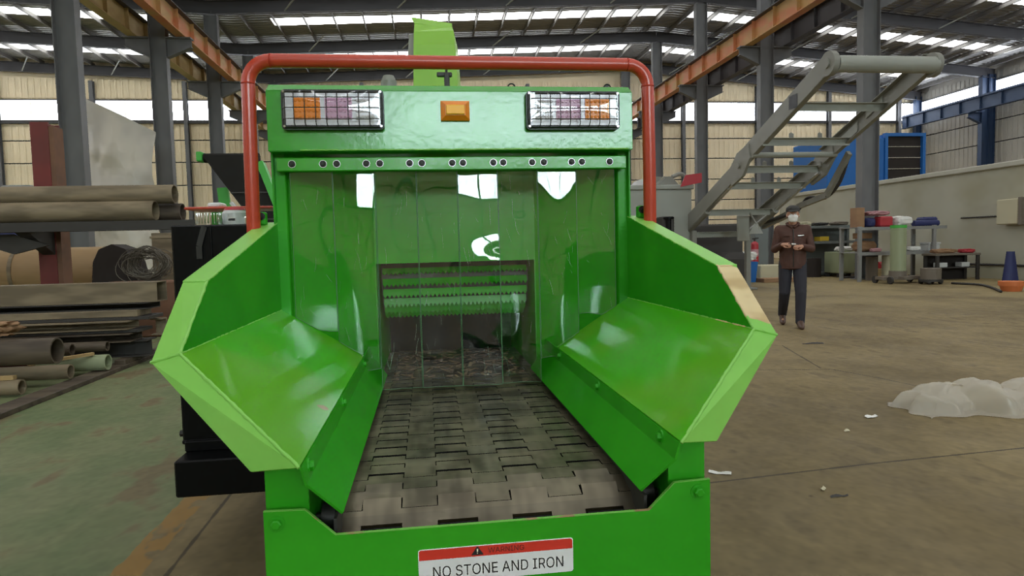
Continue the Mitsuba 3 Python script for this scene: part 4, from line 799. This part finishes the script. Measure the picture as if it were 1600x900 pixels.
# hydraulic press post on a wheeled base
k = thing('post_stand', 'pale green round post on a dark wheeled base in front of the shelves', 'post stand')
part(k, 'post', rod((12.75, 16.3, .20), (12.75, 16.3, 1.50), .195, 32), 'pale_green', 30); part(k, 'cap', rod((12.75, 16.3, 1.50), (12.75, 16.3, 1.58), .20, 32), 'bright_green', 30)
part(k, 'base', cat([bar((12.2, 16.3, .15), (13.5, 16.3, .15), .35, .08), bar((12.75, 15.9, .15), (12.75, 16.8, .15), .25, .08), rod((12.75, 16.3, .12), (12.75, 16.3, .34), .22, 24)]), 'can_brown')
for x in (12.3, 13.35):
    for y in (16.0, 16.6): part(k, 'wheel', rod((x-.03, y, .10), (x+.03, y, .10), .10, 18), 'dark_steel', 30)
k = thing('wheeled_can', 'brown can on a small wheeled base beside the pale green post', 'can')
part(k, 'can', rod((13.15, 15.6, .13), (13.15, 15.6, .42), .24, 26), 'can_brown', 30); part(k, 'base', rod((13.15, 15.6, .07), (13.15, 15.6, .13), .28, 24), 'dark_steel', 30)
for t in range(4): part(k, 'wheel', trimesh.creation.icosphere(2, .06).apply_translation([13.15+.22*math.cos(t*1.57+.7), 15.6+.22*math.sin(t*1.57+.7), .06]), 'dark_steel', True)
k = thing('work_bench', 'dark work bench with brown and red things on it at the partition wall', 'bench')
part(k, 'top', cbox(A(14.15, 16.6, .70), A(15.55, 17.15, .76), .006), 'can_brown'); part(k, 'shelf', cbox(A(14.2, 16.62, .34), A(15.5, 17.12, .37), .004), 'dark_steel'); part(k, 'back_panel', box(A(14.2, 17.1, 0), A(15.5, 17.13, .7)), 'dark_hollow')
for x in (14.2, 15.46):
    for y in (16.63, 17.07): part(k, 'leg', cbox(A(x-.03, y-.03, 0), A(x+.06, y+.03, .70), .004), 'dark_steel')
solo('brown_bundle', lumpy(A(14.2, 16.65, .76), A(15.0, 17.0, .90), .35, 51), 'brown_card', 'brown bundle on the dark bench', 'bundle', True)
solo('red_cloth', lumpy(A(15.06, 16.65, .76), A(15.5, 17.0, .88), .3, 53), 'red_plain', 'red cloth on the right of the dark bench', 'cloth', True)
for x, lb in ((14.35, 'left pale tin inside the dark bench'), (15.05, 'right pale tin inside the dark bench')): solo('tin_box', cbox(A(x, 16.7, .37), A(x+.25, 16.95, .50), .01), 'white_plastic', lb, 'tin')
solo('traffic_cone', hull(np.vstack([[A(15.38+.21*math.cos(t), 15.48+.15*math.sin(t), .0) for t in np.arange(20)*.314], [A(15.37+.10*math.cos(t), 15.48+.08*math.sin(t), .80) for t in np.arange(20)*.314]])), 'navy', 'blue cone-shaped stand on the floor at the partition wall', 'cone', 40)
solo('orange_basin', cat([rod((12.85, 12.9, 0), (12.85, 12.9, .12), .18, 24, .22), rod((12.85, 12.9, .12), (12.85, 12.9, .22), .24, 24, .25)]), 'orange', 'orange basin on the floor at the right picture edge', 'basin', 30)
solo('floor_hose', sweep(bez([(13.5, 15.3, .03), (13.6, 14.6, .03), (13.3, 14.0, .03), (12.9, 13.4, .03), (12.3, 12.6, .03)], 8), .028, 8), 'dark_steel', 'dark hose snaking on the floor towards the orange basin', 'hose', True)
k = thing('wall_panel_box', 'cream electric box on the partition wall at the right picture edge', 'electric box'); part(k, 'body', cbox(A(15.80, 15.72, 1.53), A(16.1, 16.40, 2.22), .02), 'cream_plain'); part(k, 'side_trim', cbox(A(15.79, 15.62, 1.50), A(16.1, 15.72, 2.25), .01), 'can_brown')
# between the machine and the man
k = thing('fire_extinguisher', 'red fire extinguisher on the dark post left of the walking man', 'fire extinguisher')
part(k, 'tank', cat([rod((10.22, 19.36, .58), (10.22, 19.36, 1.12), .115, 24), trimesh.creation.icosphere(2, .115).apply_translation([10.22, 19.36, 1.12])]), 'red_plain', 30); part(k, 'valve', cat([rod((10.22, 19.36, 1.2), (10.22, 19.36, 1.30), .03, 10), bar((10.14, 19.36, 1.31), (10.34, 19.36, 1.33), .04, .04)]), 'dark_steel'); part(k, 'print', rod((10.22, 19.357, .78), (10.22, 19.357, .98), .1155, 24), 'pink', 30)
k = thing('dark_post', 'dark gray-green post behind the fire extinguisher', 'post'); part(k, 'shaft', cbox(A(10.30, 19.48, 0), A(10.75, 19.8, 1.95), .01), 'shelf_teal'); part(k, 'bracket', box(A(10.14, 19.476, .90), A(10.34, 19.49, .96)), 'dark_steel')
sp = part(G, 'spout', rod((7.85, 14.8, 1.42), (7.85, 14.8, 1.66), .18, 4, .05), 'gray_pale'); part(sp, 'hanger', bar((7.85, 14.8, 1.66), (7.85, 15.1, 1.93), .03, .03, (0, 1, 0)), 'gray_paint')
solo('blue_bin', cat([hull([A(x, y, z) for z, e in ((.0, .0), (.62, .05)) for x in (9.25-e, 9.85+e) for y in (18.6-e, 19.0+e)])]), 'blue_paint', 'blue bin with white bags on it beyond the right trough rim', 'bin')
solo('plastic_bag', lumpy(A(9.15, 18.5, .62), A(9.95, 19.0, .95), .4, 61), 'white_cloth', 'white plastic bag in the blue bin', 'bag', True)
solo('plastic_bag', lumpy(A(10.9, 19.0, 0), A(11.5, 19.5, .55), .4, 63), 'white_cloth', 'white plastic bag on the floor left of the walking man', 'bag', True)
solo('foam_block', cbox(A(10.1, 18.8, 0), A(10.8, 19.3, .50), .03), 'cream_plain', 'pale foam block between the two white bags', 'block')
solo('cardboard_flat', cbox(A(9.9, 18.2, 0), A(11.2, 18.7, .12), .01), 'brown_card', 'flat brown cardboard on the floor left of the man', 'cardboard')
# plastic sheet and litter on the floor
LOBES = [(.13, .50, .10, .34, .10), (.30, .58, .12, .30, .15), (.47, .55, .10, .34, .19), (.62, .45, .12, .32, .13), (.80, .55, .13, .33, .17), (.95, .45, .10, .3, .12)]
def film(u, v):
    x = 3.42+1.15*u; y = 4.03+.48*v+.05*np.sin(8*u)-.10*u
    h = np.max([a*np.sqrt(np.clip(1-((u-cu)/(su*1.5))**2-((v-cv)/(sv*1.35))**2, 0, 1)) for cu, cv, su, sv, a in LOBES], axis=0)
    P = np.stack([x*7, y*9, 0*x], -1); r = 1-np.abs(meshkit.fbm(P, 3, 5)-.5)*4; r2 = 1-np.abs(meshkit.fbm(P*2.3, 2, 9)-.5)*4
    e = np.clip(np.minimum(np.minimum(u, 1-u)*9, np.minimum(v, 1-v)*6), 0, 1)
    return np.stack([x+.03*np.sin(14*v), y+.03*np.sin(23*u)*(v < .5), .006+e*np.maximum(h+.024*r*(.3+4*h)+.004*r2+.008, 0)], -1)
fk = solo('plastic_sheet', grid(160, 90, film), 'film', 'large crumpled white plastic sheet on the floor at the right picture edge', 'plastic sheet', True)
def scrap(x, y, L, w, rz, sd):
    """a torn, curled flat scrap"""
    g = np.random.default_rng(sd); t = np.linspace(0, 1, 9); ww = w*(.35+.65*np.sin(np.pi*(.1+.8*t)))*(.7+.6*g.random(9)); z = .003+.012*np.abs(np.sin(3*t+sd))
    top = [A((q-.5)*L, b, c) for q, b, c in zip(t, ww/2, z)]; bot = [A((q-.5)*L, -b*.8, c*.4) for q, b, c in zip(t, ww/2, z)]
    v = np.array(top+bot); v = np.vstack([v, v+A(0, 0, .0015)]); f = [q for i in range(8) for q in ([i, i+9, i+1], [i+1, i+9, i+10], [18+i, 19+i, 27+i], [19+i, 28+i, 27+i])]
    return at(trimesh.Trimesh(v, f, process=False), x, y, 0, rz)
for i, (x, y, L, w, rz, m, lb) in enumerate([(3.08, 4.18, .11, .05, .3, 'white_cloth', 'white torn scrap on the floor left of the plastic sheet'), (1.55, 3.32, .12, .035, -.5, 'white_cloth', 'white torn scrap on the floor right beside the green machine'), (2.7, 3.9, .04, .025, 0, 'cream_plain', 'tiny pale scrap on the floor between the seams'),
                                   (1.97, 2.90, .10, .012, .1, 'dark_steel', 'thin dark scrap on the floor right of the dark stain'), (1.95, 3.0, .04, .02, .6, 'cream_plain', 'tiny pale scrap beside the thin dark one'), (4.6, 7.3, .25, .04, -.2, 'dark_steel', 'thin dark chip on the far floor behind the plastic sheet')]):
    solo('floor_scrap', scrap(x, y, L, w, rz, 70+i), m, lb, 'scrap', True)
# ================================================================ the man who walks by
def man():
    O, RZ = A(5.27, 8.88, 0), -.46
    Mz = trimesh.transformations.rotation_matrix(RZ, [0, 0, 1]); Mz[:3, :3] *= 1.025; Mz[:3, 3] = O
    def sph(p, r, n=20): return m3.Manifold.sphere(float(r), n).translate([float(q) for q in p])
    def limb(*pr): # (point, radius) chain
        out = []
        for (p, r), (q, s) in zip(pr[:-1], pr[1:]): out.append(m3.Manifold.batch_hull([sph(p, r), sph(q, s)]))
        return out
    def ell(p, rx, ry, rz, n=28): return m3.Manifold.sphere(1.0, n).scale([rx, ry, rz]).translate([float(q) for q in p])
    def build(ms, edge=.012, it=8):
        m = m3.Manifold.batch_boolean(ms, m3.OpType.Add).refine_to_length(edge).to_mesh()
        t = trimesh.Trimesh(m.vert_properties[:, :3], m.tri_verts, process=True)
        if it: trimesh.smoothing.filter_taubin(t, iterations=it)
        t.apply_transform(Mz); return t
    # joints; the man looks to -y, his right hand is at -x
    hipR, hipL = A(-.09, .0, .90), A(.09, .0, .90)
    knR, knL = A(-.105, -.045, .49), A(.095, -.17, .49)
    anR, anL = A(-.115, .27, .145), A(.085, -.20, .085)
    toR, toL = A(-.115, .12, .035), A(.095, -.385, .03)
    chest, neck, head = A(0, -.01, 1.24), A(0, .0, 1.44), A(0, -.035, 1.585)
    shR, shL = A(-.175, .0, 1.375), A(.175, .0, 1.375)
    elR, elL = A(-.235, -.02, 1.10), A(.24, -.03, 1.10)
    wrR, wrL = A(-.155, -.235, 1.165), A(.105, -.255, 1.135)
    hand = []
    def add_hand(w, fwd, up, side):
        fwd, up = fwd/np.linalg.norm(fwd), up-fwd*(up@fwd)/(fwd@fwd); up /= np.linalg.norm(up); lat = np.cross(up, fwd)*side
        c = w+fwd*.05
        hand.append(m3.Manifold.batch_hull([sph(w, .026)]+[sph(c+fwd*.035+lat*a, .015) for a in (-.032, .032)]+[sph(c-fwd*.02+lat*a, .016) for a in (-.028, .028)]))
        for i, (a, L) in enumerate(((-.033, .026), (-.011, .030), (.011, .028), (.033, .022))):
            p0 = c+fwd*.038+lat*a; p1 = p0+fwd*L*.9-up*.012; p2 = p1-up*L+fwd*.002; p3 = p2-fwd*L*.75-up*.002
            hand.extend(limb((p0, .0098), (p1, .0095), (p2, .0088), (p3, .008)))
        q0 = c-lat*.030-fwd*.012-up*.006; q1 = q0-lat*.020+fwd*.026-up*.016; q2 = q1+lat*.022+fwd*.022-up*.014
        hand.extend(limb((q0, .013), (q1, .0110), (q2, .0095)))
    add_hand(wrR, A(.75, -.5, .05), A(0, -.35, 1), 1); add_hand(wrL, A(-.70, -.55, .05), A(0, -.35, 1), -1)
    H = [ell(head+A(0, .012, .02), .076, .094, .108), m3.Manifold.batch_hull([ell(head+A(0, -.02, -.05), .058, .062, .05), sph(head+A(0, -.055, -.098), .026)]),
         m3.Manifold.batch_hull([sph(head+A(0, -.088, .008), .009), sph(head+A(0, -.108, -.030), .0125)]), m3.Manifold.batch_hull([sph(head+A(-.035, -.074, .030), .012), sph(head+A(.035, -.074, .030), .012)])]
    for s in (-1, 1): H.append(ell(head+A(s*.031, -.073, .0185), .0165, .0115, .0062)); H.append(ell(head+A(s*.031, -.072, -.0035), .0155, .010, .0045))
    for s in (-1, 1): H.append(ell(head+A(s*.077, .012, -.012), .012, .020, .032)); H.append(m3.Manifold.batch_hull([sph(head+A(s*.018, -.083, -.066), .009), sph(head+A(0, -.088, -.066), .010)]))
    body = H + limb((neck, .056), (head+A(0, .01, -.05), .052)) + [m3.Manifold.batch_hull([ell(chest, .145, .10, .13), ell(neck-A(0, 0, .06), .07, .06, .04)]), m3.Manifold.batch_hull([ell(chest, .135, .095, .13), ell(A(0, 0, .95), .14, .10, .09)])]
    for sh, el, wr in ((shR, elR, wrR), (shL, elL, wrL)): body += limb((chest+A(0, 0, .14), .05), (sh, .052), (el, .040), (wr, .026))
    for hp, kn, an, to in ((hipR, knR, anR, toR), (hipL, knL, anL, toL)): body += limb((hp, .075), (kn, .048), (an, .034), (to, .022))
    P = thing('person', 'man in brown jacket, dark cap and white face mask walking on the right', 'person')
    part(P, 'body', build(body+hand, .008, 5), 'skin', True)
    jk = [m3.Manifold.batch_hull([ell(chest+A(0, 0, .0), .178, .132, .15), ell(A(0, 0, 1.385), .12, .085, .045), sph(shR, .066), sph(shL, .066)]), m3.Manifold.batch_hull([ell(chest+A(0, -.005, -.02), .176, .135, .13), ell(A(0, -.01, .90), .176, .140, .05), ell(A(0, -.01, .835), .170, .135, .03)]),
          m3.Manifold.batch_hull([ell(A(0, .008, 1.435), .070, .066, .03), ell(A(0, .0, 1.40), .10, .075, .03)])]
    for sh, el, wr in ((shR, elR, wrR), (shL, elL, wrL)):
        jk += limb((sh, .068), ((sh+el)/2, .060), (el, .054), ((el+wr)/2, .047), (wr-(wr-el)*.06, .040))
    J = part(P, 'jacket', build(jk, .014, 7), 'jacket', True)
    def loc(m): m.apply_transform(Mz); return m
    part(J, 'zip', loc(sweep([(0, -.148, .85), (0, -.158, 1.1), (0, -.150, 1.25), (0, -.105, 1.38)], .006, 6)), 'bolt_dark', True)
    part(J, 'pocket_flap', loc(bar((.055, -.142, 1.285), (.135, -.118, 1.29), .02, .014, (0, 0, 1))), 'washer_steel')
    part(J, 'pocket_flap', loc(bar((-.055, -.142, 1.285), (-.135, -.118, 1.29), .02, .012, (0, 0, 1))), 'jacket')
    part(J, 'hem', loc(sweep([(.172*math.cos(t), -.01+.136*math.sin(t), .832) for t in np.linspace(0, 2*math.pi, 30)], .007, 8)), 'jacket', True)
    part(J, 'collar', loc(cat([sweep(bez([(s*.01, -.085, 1.395), (s*.055, -.072, 1.435), (s*.078, .0, 1.462), (0, .070, 1.468)], 6), .016, 8) for s in (-1, 1)])), 'jacket', True)
    tr = [m3.Manifold.batch_hull([ell(A(0, 0, .93), .160, .125, .05), sph(hipR, .095), sph(hipL, .095)])]
    for hp, kn, an in ((hipR, knR, anR), (hipL, knL, anL)): tr += limb((hp-A(0, 0, .02), .096), ((hp+kn)/2, .088), (kn, .074), ((kn+an)/2, .068), (an+A(0, 0, .005), .060))
    part(P, 'trousers', build(tr, .014, 6), 'trousers', True)
    for an, to in ((anR, toR), (anL, toL)):
        d = (to-an)*A(1, 1, 0); d /= np.linalg.norm(d); heel = an-d*.045; heel[2] = an[2]-.045
        sh = part(P, 'shoe', build([m3.Manifold.batch_hull([sph(an, .046), sph(heel, .036), sph(to-d*.05+A(0, 0, .012), .042)]), m3.Manifold.batch_hull([sph(to-d*.06+A(0, 0, .012), .043), sph(to, .030)])], .012, 4), 'shoe_brown', True)
    cp = [m3.Manifold.batch_hull([ell(head+A(0, .012, .075), .090, .108, .055), ell(head+A(0, .012, .055), .092, .108, .03)])]
    C = part(P, 'cap', build(cp, .010, 4), 'cap_dark', True)
    part(C, 'visor', build([m3.Manifold.batch_hull([ell(head+A(0, -.09, .050), .070, .02, .008), ell(head+A(0, -.140, .036), .052, .02, .006)])], .010, 2), 'cap_dark', True)
    part(P, 'hair', build([m3.Manifold.batch_hull([ell(head+A(0, .035, .03), .082, .080, .06), ell(head+A(0, .050, -.02), .076, .062, .045)])], .010, 3), 'hair_black', True)
    mk = [m3.Manifold.batch_hull([ell(head+A(0, -.060, -.035), .066, .055, .040), ell(head+A(0, -.058, -.080), .054, .050, .034), sph(head+A(0, -.108, -.028), .018)])]
    MK = part(P, 'face_mask', build(mk, .008, 4), 'mask_white', True)
    part(MK, 'strap', loc(cat([sweep([head+A(s*.062, -.045, -.03), head+A(s*.078, -.01, -.015), head+A(s*.082, .02, -.01)], .0025, 6) for s in (-1, 1)])), 'mask_white', True)
    for s in (-1, 1):
        e = part(P, 'eye', loc(trimesh.creation.icosphere(2, .0115).apply_translation(head+A(s*.031, -.0705, .008))), 'mask_white', True)
        part(e, 'pupil', loc(trimesh.creation.icosphere(2, .0056).apply_translation(head+A(s*.031, -.0775, .007))), 'hair_black', True)
    c = (wrR+wrL)/2+A(.0, -.035, .015)
    K = thing('hand_tool', 'small dark tool with a pale grip held in both hands of the walking man', 'tool')
    part(K, 'shaft', loc(rod(c+A(-.075, 0, .01), c+A(.085, .0, -.004), .011, 10)), 'bolt_dark'); part(K, 'grip', loc(rod(c+A(-.01, 0, .006), c+A(.045, 0, .0), .015, 12)), 'washer_steel')
man()
